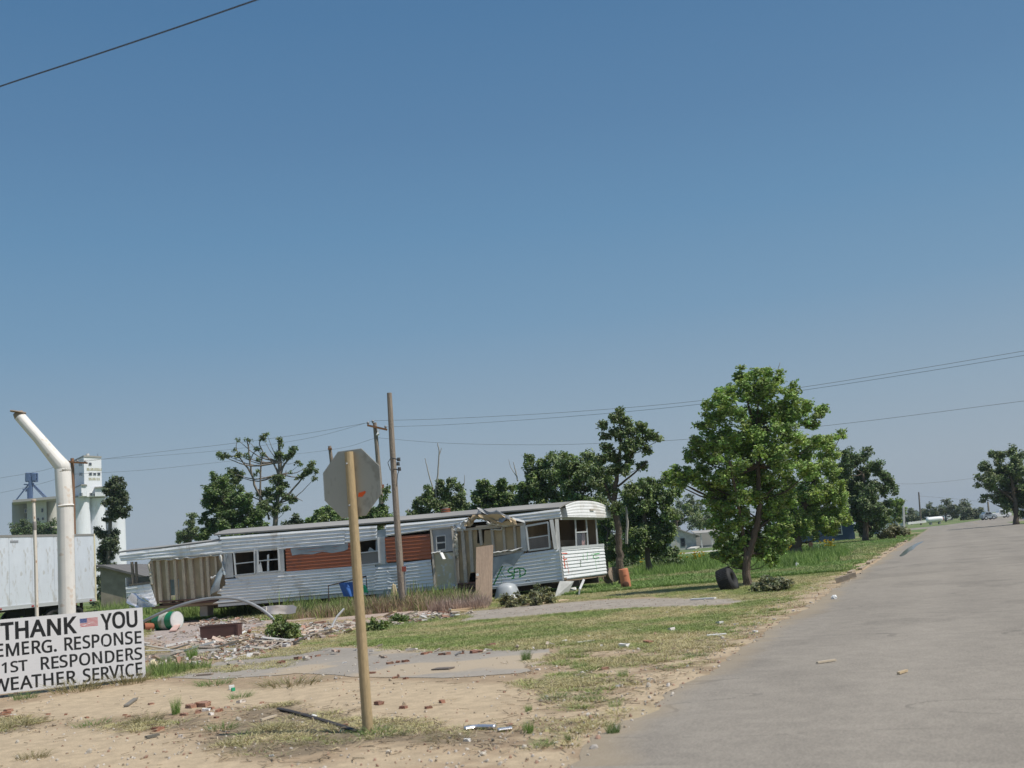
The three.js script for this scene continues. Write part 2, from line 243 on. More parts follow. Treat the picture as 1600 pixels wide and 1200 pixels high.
{ // the road: worn grey asphalt with patches, cracks and wheel tracks
  const L0 = -14, L1 = 150, WIDE = 9.6, onRoad = (s, a, y = .004) => ROAD_A.clone().setY(y).addScaledVector(ROAD_N, s).addScaledVector(ROAD_DIR, a);
  const t = texture(1024, 2048, (u, v) => {
    const s = u * WIDE, a = v * 55, n = fbm(s * .8, a * .35, 4), f = fbm(s * 6, a * 6, 3), sp = hash(Math.floor(u * 1024), Math.floor(v * 2048));
    let k = .246 + .06 * (n - .5) + .06 * (f - .5) + .075 * (sp - .5); k += .018 * Math.exp(-Math.pow((s - 2.2) / .45, 2)) + .018 * Math.exp(-Math.pow((s - 4.0) / .45, 2)) + .015 * Math.exp(-Math.pow((s - 6.6) / .5, 2));
    const cr = Math.abs(fbm(s * .22 + 4, a * .55 + 11, 3) - .5); if (cr < .0035 && f > .42) k *= .75; const pt = fbm(s * .5 + 60, a * .4 + 9, 3); k -= .03 * smooth(.62, .68, pt);
    return mix3([k * 1.1, k * .97, k * .81], [.36, .28, .18], .55 * smooth(.5, 0, s + (n - .5) * .7));
  });
  t.repeat.set(1, 1);
  const m = mat([1, 1, 1], .88, { map: t, bumpMap: bump1, bumpScale: .006 });
  const g = sheet(2, 900, (s, v) => { const a = lerp(L0, L1, v); return onRoad(s ? lerp(0, WIDE, s) : (fbm(a * .9, 3.3) - .5) * .3 + (fbm(a * 5, 8.3, 3) - .5) * .3, a); }, (s, v) => [s, lerp(L0, L1, v) / 55]);
  tag(put('road', g, m), 'worn grey asphalt road running to the horizon', null, null, 'structure');
  const dirX = ROAD_N, cross = sheet(20, 4, (s, v) => onRoad(lerp(-4, 120, s), lerp(150, 150 + 25 + 150 * smooth(.02, .2, s), v) + (s < .3 ? (fbm(s * 30, 2) - .5) * 2 : 0)), (s, v) => [s * 12, v * .5]);
  tag(put('side_road', cross, m), 'grey street crossing far down the road', null, null, 'structure');
  const kerbM = mat([.50, .40, .29], .95, { map: grain });
  // kerb: broken concrete edge along the far grass
  const kerb = tag(thing('kerb', 'broken low concrete kerb between far grass and road', null, onRoad(-.15, 40)), null, null, null, 'structure');
  for (let a = 27; a < 110; a += 1.5) { if (hash(Math.round(a * 10), 3) < .45) continue; const h = .03 + .07 * hash(Math.round(a * 7), 5), w = .14; put('kerb_stone', bar(onRoad(-.16 + rr(-.04, .04), a, h / 2), onRoad(-.16 + rr(-.04, .04), a + 1.42, h / 2), w, h, V(0, 1, 0)), kerbM, kerb); }
  // puddle in the gutter
  const pp = [[1405, 869], [1413, 861], [1422, 854.5], [1432, 849], [1443, 845.5], [1440, 848.5], [1437, 850], [1430, 855], [1428, 858], [1420, 862.5], [1416, 866], [1409, 869.5]].map(([x, y]) => { const p = ground(x, y); return new THREE.Vector2(p.x, -p.z); });
  tag(put('puddle', new THREE.ShapeGeometry(new THREE.Shape(new THREE.SplineCurve([...pp, pp[0]]).getPoints(40))).rotateX(-Math.PI / 2).translate(0, .009, 0), mat([.06, .06, .055], .12)), 'shallow puddle by the kerb reflecting the sky', 'puddle', null, 'structure');
  // concrete slab of a vanished building
  const slabs = (name, pts, y, m2, label) => { const v = pts.map(([px, py]) => ground(px, py)), out = []; for (let i = 0; i < v.length; i++) { const a = v[i], b = v[(i + 1) % v.length]; for (let k = 0; k < 8; k++) { const p = a.clone().lerp(b, k / 8), q = (fbm(p.x * 2.3, p.z * 2.3) - .5) * .5; out.push(new THREE.Vector2(p.x + q, -(p.z + q * .7))); } } const g2 = new THREE.ShapeGeometry(new THREE.Shape(out)).rotateX(-Math.PI / 2).translate(0, y, 0), p = g2.attributes.position, uv = g2.attributes.uv; for (let i = 0; i < p.count; i++) uv.setXY(i, p.getX(i) / 12, p.getZ(i) / 12); tag(put(name, g2, m2), label, null, null, 'structure'); };
  const tPad = texture(1024, 1024, (u, v) => { const n = wfbm(u, v, 6, 6), k = .30 + .13 * (n - .5) + .06 * (wrapNoise(u, v, 400) - .5), sand = smooth(.5, .62, wfbm(u + .3, v + .6, 7, 5)); let c = mix3([k * 1.09, k * .965, k * .82], [.47, .37, .25], sand * .7); if (Math.abs(wfbm(u + .5, v, 4, 4) - .5) < .004) c = mul3(c, .75); return c; });
  const padM = mat([1, 1, 1], .9, { map: tPad, bumpMap: bump1, bumpScale: .004 });
  slabs('concrete_pad', [[236, 1058], [300, 1046], [380, 1026], [480, 1012], [620, 1014], [740, 1018], [862, 1014], [848, 1030], [812, 1052], [690, 1060], [560, 1058], [470, 1052], [400, 1058], [330, 1062]], .006, padM, 'grey concrete pad of a vanished building between sand and lawn');
  slabs('paving', [[226, 1022], [300, 1016], [400, 1012], [424, 1018], [360, 1026], [270, 1032], [226, 1034]], .006, mat([.74, .74, .74], .9, { map: tPad }), 'dark grey paving strip beside the rubble');
}

// ---------------------------------------------------------------- the wrecked mobile home
const wall = new Plane(at(875, 905, 37), 18 * Math.PI / 180);
{
  const home = thing('mobile_home', 'wrecked white mobile home with torn siding, brown panels and green spray paint', 'mobile home', V(wall.o.x, 0, wall.o.z), -wall.turn);
  const W = 3.3, px = (x, y, off) => wall.p(x, y, off);
  const APART = new Set(['partition', 'pier', 'insulation', 'floor_frame', 'plate', 'torn_edge', 'corner_post', 'window_surround', 'window_shard', 'base_rail', 'corner_trim', 'chassis', 'door_frame', 'front_post', 'upper_siding', 'lower_siding', 'inner_board', 'torn_siding']);
  const part = (name, geos, m, parent = home) => { if (APART.has(name) && Array.isArray(geos)) { let r; for (const g of geos) { const o = put(name, g, m, parent); r ??= o; } return r; } return put(name, geos, m, parent); };
  const board = (pts, th, off) => onPlane(wall, pts, th, off);
  // end wall: from the right front corner back to where its far edge is seen
  const backU = (() => { const r = ray(945, 880), o = wall.o.clone().addScaledVector(wall.n, -W), t = o.clone().sub(camera.position).dot(wall.n) / r.dot(wall.n); return r.multiplyScalar(t).add(camera.position).sub(o).dot(wall.u); })();
  const endPlane = new Plane(wall.o, wall.turn + Math.atan2(-W, backU));
  const e = (x, y, off) => endPlane.p(x, y, off), eboard = (pts, th, off) => onPlane(endPlane, pts, th, off);
  // ---- painted marks on the lower siding: green search marks, red dashes
  const marks = (w, h, draw) => { const c = document.createElement('canvas'); c.width = w; c.height = h; const g = c.getContext('2d'); g.fillStyle = '#eceef0'; g.fillRect(0, 0, w, h); let s0 = 3; const R = () => (s0 = (s0 * 16807) % 2147483647) / 2147483647; for (let i = 0; i < 260; i++) { g.fillStyle = `rgba(${120 + R() * 40},${105 + R() * 30},${85},${R() * .12})`; g.fillRect(R() * w, R() * h, 2 + R() * 14, 2 + R() * 30); } g.lineCap = 'round'; g.lineJoin = 'round'; draw(g); const t = new THREE.CanvasTexture(c); t.colorSpace = THREE.SRGBColorSpace; return mat([1, 1, 1], .45, { map: t }); };
  const line = (g, col, w, pts) => { g.strokeStyle = col; g.lineWidth = w; g.beginPath(); pts.forEach(([x, y], i) => (i ? g.lineTo(x, y) : g.moveTo(x, y))); g.stroke(); };
  const G1 = '#3f9a4c', sideMarks = marks(1024, 512, (g) => {
    line(g, '#2f8a3c', 20, [[30, 455], [80, 340], [120, 250], [160, 165]]); line(g, 'rgba(80,160,90,.55)', 10, [[105, 170], [150, 270], [205, 360]]); line(g, 'rgba(80,160,90,.4)', 9, [[210, 170], [165, 260], [90, 350]]); line(g, 'rgba(80,160,90,.35)', 8, [[150, 330], [148, 450]]);
    line(g, G1, 20, [[310, 205], [270, 215], [245, 250], [265, 285], [305, 300], [310, 335], [270, 350], [235, 345]]); line(g, G1, 19, [[395, 225], [340, 235], [335, 300], [325, 385], [300, 390]]); line(g, G1, 18, [[330, 300], [385, 290]]); line(g, G1, 18, [[420, 240], [420, 370]]); line(g, G1, 18, [[395, 235], [470, 245], [505, 290], [490, 345], [410, 380]]);
    line(g, 'rgba(70,70,60,.8)', 8, [[500, 470], [520, 440], [560, 470]]); line(g, 'rgba(90,85,70,.8)', 7, [[240, 500], [300, 480], [330, 500]]);
  }), endMarks = marks(512, 512, (g) => {
    line(g, '#c8563a', 18, [[10, 80], [55, 90]]); line(g, '#cf6a4a', 12, [[20, 130], [22, 330]]); line(g, '#c8563a', 16, [[22, 190], [50, 180]]); line(g, '#b9543c', 5, [[48, 210], [60, 420]]);
    const gr = 'rgba(95,170,100,.7)'; line(g, gr, 7, [[300, 90], [285, 240]]); line(g, gr, 6, [[245, 120], [240, 230]]); line(g, '#58a865', 10, [[440, 140], [380, 150], [360, 200], [400, 230], [430, 205], [395, 195]]); line(g, '#58a865', 9, [[340, 140], [450, 130]]); line(g, 'rgba(90,170,100,.5)', 5, [[385, 230], [388, 430]]); line(g, 'rgba(90,170,100,.4)', 4, [[420, 230], [424, 330]]); line(g, 'rgba(150,160,150,.9)', 14, [[205, 240], [200, 330]]); line(g, '#555', 6, [[205, 215], [215, 245]]); line(g, '#4a4a48', 4, [[0, 405], [512, 395]]);
  });
  const full = (g) => { const p = g.attributes.uv; let a = 1e9, b = -1e9, c = 1e9, d = -1e9; for (let i = 0; i < p.count; i++) { a = Math.min(a, p.getX(i)); b = Math.max(b, p.getX(i)); c = Math.min(c, p.getY(i)); d = Math.max(d, p.getY(i)); } for (let i = 0; i < p.count; i++) p.setXY(i, (p.getX(i) - a) / (b - a), (p.getY(i) - c) / (d - c)); return g; };
  // ---- lower siding
  part('lower_siding', [ribbed(wall, [[338, 943], [638, 919], [636, 882], [354, 905]], 8, .036, .03, .008, [.3, 0]), ribbed(wall, [[372, 906], [560, 893], [560, 884], [366, 899]], 2, .024, .032, .01)], M.siding);
  part('lower_siding', ribbed(wall, [[567, 922], [589, 920], [588, 882], [563, 885]], 8, .036, .034, .006, [0, .12]), M.siding);
  tag(part('lower_siding', ribbed(wall, [[636, 920], [679, 917], [674, 874], [632, 879]], 8, .03, .036, .008, [.05, 0]), M.siding), 'brighter siding panel between pole and door');
  tag(part('torn_siding', ribbed(wall, [[607, 932], [611, 931], [612, 893], [606, 889]], 8, .03, .045, .02, [.02, .35]), M.siding), 'narrow torn strip of siding');
  tag(part('lower_siding', full(ribbed(wall, [[769, 919], [880, 906], [875, 857], [769, 872]], 9, .036, .036, .006)), sideMarks), 'siding with green spray painted search marks');
  // grey smooth sheets where the siding is gone
  tag(part('backing_sheet', board([[588, 829], [606, 826], [606, 838], [602, 840], [606, 880], [634, 878], [640, 905], [634, 934], [588, 936], [587, 905]], .02, .028), M.flat), 'smooth grey backing sheet behind missing siding');
  tag(part('backing_sheet', board([[770, 871], [820, 862], [812, 872], [804, 884], [795, 880], [788, 879], [780, 890], [771, 903]], .012, .072), M.flat), 'torn smooth grey sheet above the green marks');
  // upper siding
  part('upper_siding', [ribbed(wall, [[345, 866], [540, 851], [540, 824], [345, 839]], 5, .038, .034, .012), ribbed(wall, [[540, 849], [590, 843], [590, 821], [540, 824]], 4, .036, .034, .01)], M.siding);
  part('upper_siding', ribbed(wall, [[604, 838], [706, 824], [734, 808], [604, 820]], 3, .04, .034, .01), M.siding);
  part('upper_siding', ribbed(wall, [[820, 816], [879, 809], [876, 795], [775, 807]], 3, .03, .036, .014), M.siding);
  tag(part('eave_siding', ribbed(wall, [[191, 877], [349, 865], [349, 845], [187, 866]], 3, .03, .05, .04), M.siding), 'crumpled siding along the low left eave');
  tag(part('corner_siding', ribbed(wall, [[204, 951], [247, 946], [236, 912], [197, 917]], 6, .026, .03, .012), M.siding), 'loose siding panel at the low left corner');
  // reddish brown panels
  tag(part('brown_panel', ribbed(wall, [[449, 893], [562, 884], [561, 847], [447, 857]], 7, .034, .034, .005), M.brown), 'long reddish brown siding panel');
  tag(part('brown_panel', ribbed(wall, [[605, 879], [675, 873], [673, 834], [602, 840]], 7, .034, .036, .005), M.brown), 'short reddish brown siding panel beside the door');
  tag(part('torn_sheet', board([[455, 857], [490, 853], [545, 849], [545, 858], [538, 861], [520, 864], [505, 862], [490, 866], [470, 866], [458, 868]], .01, .068), M.flat), 'torn grey sheet over the brown panel');
  // sills and trim
  part('base_rail', [bar(px(342, 946, .03), px(600, 925, .03), .1, .05), bar(px(636, 924, .04), px(716, 915, .04), .12, .06), bar(px(636, 920, .06), px(716, 912, .06), .03, .03)], M.white);
  part('corner_trim', [bar(px(875, 857, .05), px(881, 907, .05), .05, .05), bar(px(769, 919.5, .05), px(881, 906.5, .05), .05, .04)], M.white);
  part('chassis', [bar(px(240, 946, -.4), px(760, 928, -.4), .22, .1), bar(px(250, 945, -2.8), px(760, 928, -2.8), .22, .1), bar(px(760, 925, -.5), px(900, 912, -.5), .2, .1), bar(px(760, 925, -2.6), px(905, 912, -2.6), .2, .1)], mat([.06, .045, .04], .8));
  tag(part('floor_frame', [bar(px(709, 913, .02), px(770, 908, .02), .05, .06), bar(px(709, 918, 0), px(770, 913, 0), .1, .08), bar(px(709, 924, -.05), px(770, 919, -.05), .1, .06), bar(px(250, 940, .0), px(340, 934, .0), .05, .08), bar(px(255, 944, 0), px(340, 939, 0), .06, .06)], mat([.14, .075, .06], .85)), 'rusty exposed floor frame');
  part('pier', [board([[720, 946], [731, 945], [731, 926], [720, 927]], .4, -.3), board([[300, 965], [312, 964], [312, 945], [300, 946]], .4, -.5), board([[470, 952], [484, 951], [484, 934], [470, 935]], .4, -.5)], M.concreteGrey);
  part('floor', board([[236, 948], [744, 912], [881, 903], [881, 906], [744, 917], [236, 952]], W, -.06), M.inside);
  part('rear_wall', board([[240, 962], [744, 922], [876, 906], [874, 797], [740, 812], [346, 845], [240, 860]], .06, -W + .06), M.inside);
  part('partition', [board([[356, 935], [357, 936], [357, 850], [356, 850]], W - .1, -.05), board([[552, 920], [553, 920], [553, 830], [552, 830]], W - .3, -.12), board([[711, 912], [712, 912], [712, 820], [711, 820]], W - .3, -.12), board([[818, 906], [819, 906], [819, 812], [818, 812]], W - .6, -.2)], M.inside);
  // inner boards and the studs that show in front of them
  tag(part('inner_board', board([[236, 944], [264, 943], [263, 906], [277, 905], [278, 940], [352, 933], [352, 866], [238, 874]], .015, -.1), M.tanDark), 'weathered inner wall board behind the left studs');
  tag(part('inner_board', [board([[709, 912], [731, 910], [733, 896], [744, 894], [744, 826], [709, 829]], .015, -.1), board([[744, 905], [770, 902], [770, 866], [820, 866], [820, 822], [770, 826], [770, 828], [755, 829], [755, 848], [744, 849]], .015, -.1)], M.tan), 'tan inner wall board exposed on the right');
  const stud = (x0, y0, x1, y1, w = 4, m = M.stud, off = -.005) => part('stud', board([[x1 - w / 2, y1], [x1 + w / 2, y1], [x0 + w / 2, y0], [x0 - w / 2, y0]], .085, off), m);
  for (const [x0, y0, x1, y1, w] of [[236, 876, 242, 944, 4], [246, 875, 251, 943, 5], [259, 874, 264, 942, 4], [272, 873, 276, 941, 4], [285, 872, 289, 940, 4], [296, 871, 302, 938, 6], [313, 869, 317, 936, 4], [323, 869, 327, 936, 4], [336, 868, 338, 902, 3]]) stud(x0, y0, x1, y1, w, M.stud);
  for (const [x0, y0, x1, y1, w] of [[712, 830, 716, 913, 3.5], [722, 828, 728, 911, 5], [734, 826, 738, 894, 5], [749, 822, 752, 852, 4], [768, 826, 772, 868, 4], [786, 824, 789, 864, 3.5], [803, 822, 806, 862, 3.5], [815, 820, 816, 860, 3]]) stud(x0, y0, x1, y1, w, M.studGrey);
  part('plate', [bar(px(709, 829, -.02), px(818, 819, -.02), .09, .08), bar(px(744, 823, 0), px(770, 821, 0), .06, .08), bar(px(236, 875, -.02), px(352, 866, -.02), .08, .08), bar(px(769, 868, -.01), px(818, 861, -.01), .07, .08)], M.studGrey);
  // crumpled edge of torn metal along the hole, twisted insulation beside the door
  const crumple = (x0, y0, x1, y1, r, n, off, wob) => tube(Array.from({ length: n + 1 }, (_, i) => { const t = i / n; return px(lerp(x0, x1, t), lerp(y0, y1, t), off + rr(-wob, wob)).add(V(0, rr(-wob, wob), 0)); }), Array.from({ length: n + 1 }, () => r * rr(.4, 1.3)), 5);
  part('torn_edge', [crumple(772, 865, 817, 857, .035, 12, .05, .03), crumple(762, 818, 800, 821, .05, 9, .03, .05), crumple(768, 827, 786, 826, .04, 6, .03, .04), crumple(346, 868, 353, 900, .05, 10, .05, .06), crumple(238, 876, 350, 867, .03, 22, .03, .03), crumple(332, 902, 348, 899, .05, 5, .06, .05)], M.white);
  part('insulation', [crumple(711, 832, 714, 868, .07, 16, .03, .05), crumple(714, 834, 715, 872, .05, 14, .02, .05), crumple(234, 880, 238, 912, .07, 10, .02, .06)], mat([.62, .57, .47], .95));
  tag(part('torn_siding', [sheet(6, 8, (s, t) => px(lerp(lerp(336, 331, 1 - t), lerp(354, 346, 1 - t), s), lerp(lerp(930, 906, t), lerp(922, 880, t), s), .1 + .12 * Math.sin(s * 3) + .06 * Math.sin(t * 5))), sheet(4, 5, (s, t) => px(lerp(350, 357, s), lerp(898, 866, t), .05 + .08 * Math.sin(s * 5 + t * 4)))], M.flat), 'bent torn siding beside the left studs');
  // peeled roof metal above the hole
  const peel = (pts, m, name = 'peeled_metal') => part(name, sheet(8, 6, (s, t) => { const a = px(lerp(pts[0][0], pts[1][0], s), lerp(pts[0][1], pts[1][1], s), pts[0][2] + rr(-.01, .01)), b = px(lerp(pts[3][0], pts[2][0], s), lerp(pts[3][1], pts[2][1], s), pts[3][2] + rr(-.01, .01)); return a.lerp(b, t).add(V(0, .05 * Math.sin(s * 7 + t * 3), 0)).add(V((noise(s * 6 + pts[0][0], t * 4) - .5) * .16, (noise(s * 7, t * 5 + pts[0][1]) - .5) * .2, (noise(s * 5 + 9, t * 5 + pts[1][0]) - .5) * .2)); }), m);
  tag(peel([[748, 806, .32], [806, 814, .3], [785, 803, .12], [749, 794, .16]], M.galv), 'peeled bluish roof metal above the hole');
  tag(peel([[726, 826, .1], [746, 813, .3], [748, 804, .3], [736, 808, .12]], M.tan), 'tan underside of the peeled eave on the left');
  tag(peel([[746, 812, .28], [815, 818, .14], [800, 812, .25], [748, 804, .32]], M.tan), 'tan underside of the peeled eave on the right');
  tag(peel([[706, 830, .05], [728, 829, .12], [735, 812, .1], [706, 824, .05]], M.siding), 'curled siding at the edge of the hole');
  part('peeled_metal', sheet(6, 3, (s, t) => px(lerp(806, 822, s) - t * 2, lerp(812, 817, s) - 4 * t, .25 - .15 * s)), M.siding);
  // roof: arched sheets with an eave
  const roof = (list, rise, name, over = .045) => {
    const p = list.map(([x, y]) => wall.uv(x, y)), n = 14, uAt = (s) => { const k = Math.min(p.length - 2, Math.floor(s * (p.length - 1))), f = s * (p.length - 1) - k; return [lerp(p[k][0], p[k + 1][0], f), lerp(p[k][1], p[k + 1][1], f)]; };
    const f = (s, t, dy) => { const [a, b] = uAt(s), y = b + rise * (1 - Math.pow(Math.abs(2 * t - 1), 2.6)) + dy + .018 * (fbm(a * 1.7, t * 5) - .5); return wall.w(a + (backU * t * (s > .98 && name === 'right' ? 1 : 0)), y, over - t * (W + 2 * over)); };
    return [sheet(40, n, (s, t) => f(s, t, .05)), sheet(40, n, (s, t) => f(s, t, 0)), sheet(40, 1, (s, t) => f(s, 0, .05 * t)), sheet(40, 1, (s, t) => f(s, 1, .05 * t)), sheet(1, n, (s, t) => f(0, t, .05 * s)), sheet(1, n, (s, t) => f(1, t, .05 * s))];
  };
  const roofPart = part('roof', [...roof([[335, 837], [420, 831], [540, 822], [640, 814], [744, 805]], .2, 'main'), ...roof([[744, 805], [800, 800], [875, 794.2]], .2, 'right')], M.roof);
  tag(part('roof', roof([[186, 864], [260, 856], [347, 845]], .1, 'low'), M.roof), 'lower roof over the left end');
  { const [a, b] = wall.uv(347, 848), top = wall.uv(347, 839)[1]; part('step_wall', slab([wall.w(a, b, -W), wall.w(a, b, .04), wall.w(a, top, .04), wall.w(a, top, -W)], .03), M.siding); }
  // roof vents
  const vent = (x, y, r, h, dz) => { const b = px(x, y, dz); return [[0, .55, .5, 0], [.5, .62, .5, .0], [.55, 1, .14, 0], [.78, 1.05, .12, 0]].map(([y0, k, hh]) => new THREE.CylinderGeometry(r * k, r * k, h * hh, 14).translate(b.x, b.y + h * (y0 + hh / 2), b.z)); };
  { const v = vent(682, 809, .17, .36, -.9); part('roof_vent', v.slice(0, 2), M.galv, roofPart); part('roof_vent', v.slice(2), M.rust, roofPart); const v2 = vent(741, 803, .18, .17, -.9); part('roof_vent', v2, mat([.42, .33, .25], .8), roofPart); }
  // windows
  const win = (q, label, sash = .5, m = M.alu) => { // q: bl br tr tl
    const w = part('window', [[0, 1], [1, 2], [2, 3], [3, 0]].map(([a, b]) => bar(px(...q[a], .05), px(...q[b], .05), .06, .07)), m); if (label) tag(w, label);
    const l = [lerp(q[0][0], q[3][0], sash), lerp(q[0][1], q[3][1], sash)], r = [lerp(q[1][0], q[2][0], sash), lerp(q[1][1], q[2][1], sash)]; part('sash', bar(px(...l, .05), px(...r, .05), .04, .05), m, w); return w;
  };
  win([[370, 899], [400, 896], [399, 859], [367, 863]]); win([[405, 895], [438, 892], [436, 855], [404, 858]]);
  const w3 = win([[565, 883], [594, 880], [592, 841], [561, 845]]); part('pane', board([[566, 881], [592, 879], [591, 861], [564, 864]], .008, .03), mat([.22, .21, .20], .3), w3);
  const w4 = win([[827, 860], [860, 856], [857, 816], [823, 822]], 'large window with two dark panes at the front end'); part('pane', board([[828, 858], [858, 855], [857, 837], [826, 841]], .006, .04), M.glass, w4);
  part('window_surround', [board([[352, 903], [366, 902], [363, 862], [350, 864]], .02, .04), board([[438, 894], [446, 893], [444, 853], [437, 854]], .03, .06), board([[399, 897], [405, 896], [404, 857], [399, 858]], .03, .055), board([[592, 882], [603, 881], [602, 838], [592, 840]], .02, .045), board([[815, 862], [824, 861], [821, 817], [813, 819]], .05, .02)], M.white);
  part('window_shard', [board([[405, 896], [412, 895], [409, 877], [404, 888]], .006, .07), board([[418, 892], [421, 892], [421, 866], [418, 867]], .01, .03), board([[571, 861], [574, 855], [582, 861], [579, 864]], .01, -.2)], M.paper);
  // door: pale upper skin, bare lower core
  const door = tag(part('door', [board([[677, 864], [709, 861], [706, 825], [673, 828]], .035, .06)], mat([.50, .51, .53], .5, { map: grain })), 'door with peeled lower skin');
  { const dw = part('door_window', [[[684, 860], [698, 858]], [[683, 838], [697, 836]], [[684, 848.5], [698, 847]]].map(([a, b]) => bar(px(...a, .07), px(...b, .07), .045, .03)).concat([[[683, 838], [684, 860]], [[697, 836], [698, 858]]].map(([a, b]) => bar(px(...a, .07), px(...b, .07), .035, .03))), M.white, door); part('pane', board([[684, 859], [697, 857], [697, 837], [683, 839]], .01, .065), M.window, door); }
  part('door_core', [board([[680, 915], [712, 913], [709, 863], [677, 864]], .03, .04)], mat([1, 1, 1], .9, { map: metalTex([.62, .56, .40], [.66, .67, .66], .9, .55) }), door);
  part('door_frame', [bar(px(675, 828, .07), px(681, 917, .07), .07, .06), bar(px(708, 825, .07), px(714, 914, .07), .07, .06), bar(px(673, 827, .07), px(708, 823.5, .07), .06, .06)], M.studGrey);
  part('peeled_skin', [sheet(4, 6, (s, t) => px(lerp(688, 693, s) + (1 - t) * 8, lerp(863, 873, 1 - t), .1 + .2 * (1 - t) + .05 * Math.sin(s * 4))), crumple(676, 864, 690, 862, .03, 5, .09, .02)], M.paper, door);
  part('door_step', [board([[709, 921], [716, 920], [716, 914], [709, 915]], .06, .12), crumple(705, 920, 716, 917, .05, 4, .12, .06)], M.white);
  // left end opening with its posts, loose foil
  part('corner_post', [bar(px(206, 878, 0), px(209, 914, 0), .09, .08), bar(px(211, 878, -.05), px(213, 912, -.05), .09, .05), bar(px(203, 914, .01), px(236, 910, .01), .07, .08), bar(px(212, 879, -W + .1), px(214, 912, -W + .1), .09, .09)], mat([.34, .29, .24], .85, { map: tWood }));
  part('left_end_wall', [slab([wall.w(wall.uv(199, 950)[0], .5, 0), wall.w(wall.uv(199, 950)[0] + .05, .5, -W), wall.w(wall.uv(199, 950)[0] + .05, 1.35, -W), wall.w(wall.uv(197, 917)[0], 1.35, 0)], .03)], M.siding);
  tag(part('loose_foil', sheet(8, 8, (s, t) => px(lerp(214, 246, s) - t * 6 + 6 * t * s, lerp(948, 926, t) + s * (t * 8), .25 + .1 * noise(s * 4 + 3, t * 4) + .22 * Math.sin(s * 5 + t * 4))), M.foil), 'shiny crumpled foil hanging at the left corner');
  // ---- front end
  tag(part('end_siding', full(ribbed(endPlane, [[880, 906], [947, 897], [942, 852], [875, 857]], 9, .02, .03, .006)), endMarks), 'white front end siding with red and green marks');
  tag(part('visor', [(() => { const a = endPlane.uv(876, 808), b = endPlane.uv(944.5, 809), tl = endPlane.uv(876, 794), tr = endPlane.uv(944.5, 797), rows = 5, pr = [[0, 0], [.15, .3], [.5, 1], [.85, .6], [1, 0]]; const vs = []; for (let i = 0; i < rows; i++) for (const [t, z] of pr.slice(0, 4)) vs.push([(i + t) / rows, z]); vs.push([1, 0]); const N = vs.length - 1; return sheet(24, N, (s, t) => { const [v, z] = vs[Math.round(t * N)], y0 = lerp(a[1], b[1], s), y1 = lerp(tl[1], tr[1], s) + .07 + .2 * (1 - Math.pow(Math.abs(2 * s - 1), 2.6)); return endPlane.w(lerp(a[0], b[0], s), lerp(y0, y1, v), .22 + .018 * z + .05 * (1 - v) + .01 * (fbm(s * 8, v * 6) - .5)); }, (s, t) => [s * .8, t * .2]); })()], M.siding), 'arched white visor over the front windows');
  part('visor_soffit', [slab([endPlane.p(876, 808, .28), endPlane.p(944.5, 809, .28), endPlane.p(944.5, 809, -.02), endPlane.p(876, 808, -.02)], .02), slab([endPlane.p(876, 808, .0), endPlane.p(876, 808, .27), endPlane.p(876, 794, .23), endPlane.p(876, 794, 0)], .015)], M.siding);
  part('visor_lamp', eboard([[911, 796], [917, 796], [917, 799], [911, 799]], .05, .3), mat([.5, .45, .38], .6));
  part('front_post', [bar(e(869, 811, .02), e(872, 858, .02), .13, .08), bar(px(862, 812, .04), px(869, 858, .04), .13, .08)], M.white);
  { const fw = tag(part('window', [[[898, 812], [900, 856]], [[915, 811], [918, 854]], [[930, 811], [933, 853]]].map(([a, b]) => bar(e(...a, .02), e(...b, .02), .055, .07)).concat([bar(e(875, 857, .02), e(942, 851.5, .02), .09, .07), bar(e(874, 811, .02), e(943, 810.5, .02), .06, .06)]), M.alu), 'open front window with thin posts'); part('sash', bar(e(899, 832, .02), e(916, 831, .02), .045, .05), M.alu, fw); part('pane', eboard([[900, 855], [917, 853], [916, 833], [899, 834]], .006, .0), M.glass, fw); }
  part('front_shelf', [bar(e(880, 852, -.5), e(925, 850, -.7), .4, .03), box(.3, .12, .2).translate(...e(893, 846, -.5).toArray())], M.inside);
  tag(part('curtain', [sheet(5, 6, (s, t) => e(lerp(918, 922, s), lerp(852, 828, t), -.25 + .06 * Math.sin(s * 9 + t)))], mat([.42, .25, .22], .9)), 'reddish scrap of curtain in the front window');
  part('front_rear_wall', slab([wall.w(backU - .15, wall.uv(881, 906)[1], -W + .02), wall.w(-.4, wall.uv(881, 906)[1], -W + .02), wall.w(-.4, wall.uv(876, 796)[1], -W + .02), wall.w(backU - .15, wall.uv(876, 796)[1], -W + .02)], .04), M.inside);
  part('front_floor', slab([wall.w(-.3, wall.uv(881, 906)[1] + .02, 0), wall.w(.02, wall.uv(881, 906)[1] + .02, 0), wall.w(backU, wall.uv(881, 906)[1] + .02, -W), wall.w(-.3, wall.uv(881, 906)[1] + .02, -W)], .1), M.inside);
  tag(part('hitch_leg', [bar(e(914, 903, -.2), e(920, 926, -.3), .12, .1)], mat([.12, .10, .08], .9)), 'dark leg under the front end');
}
// ---------------------------------------------------------------- trees
const leafMat = (rough = .75) => new THREE.MeshPhysicalMaterial({ vertexColors: true, roughness: rough, transmission: .45, thickness: 0, side: THREE.DoubleSide });
const LEAF = leafMat(), TONE = 2.15;
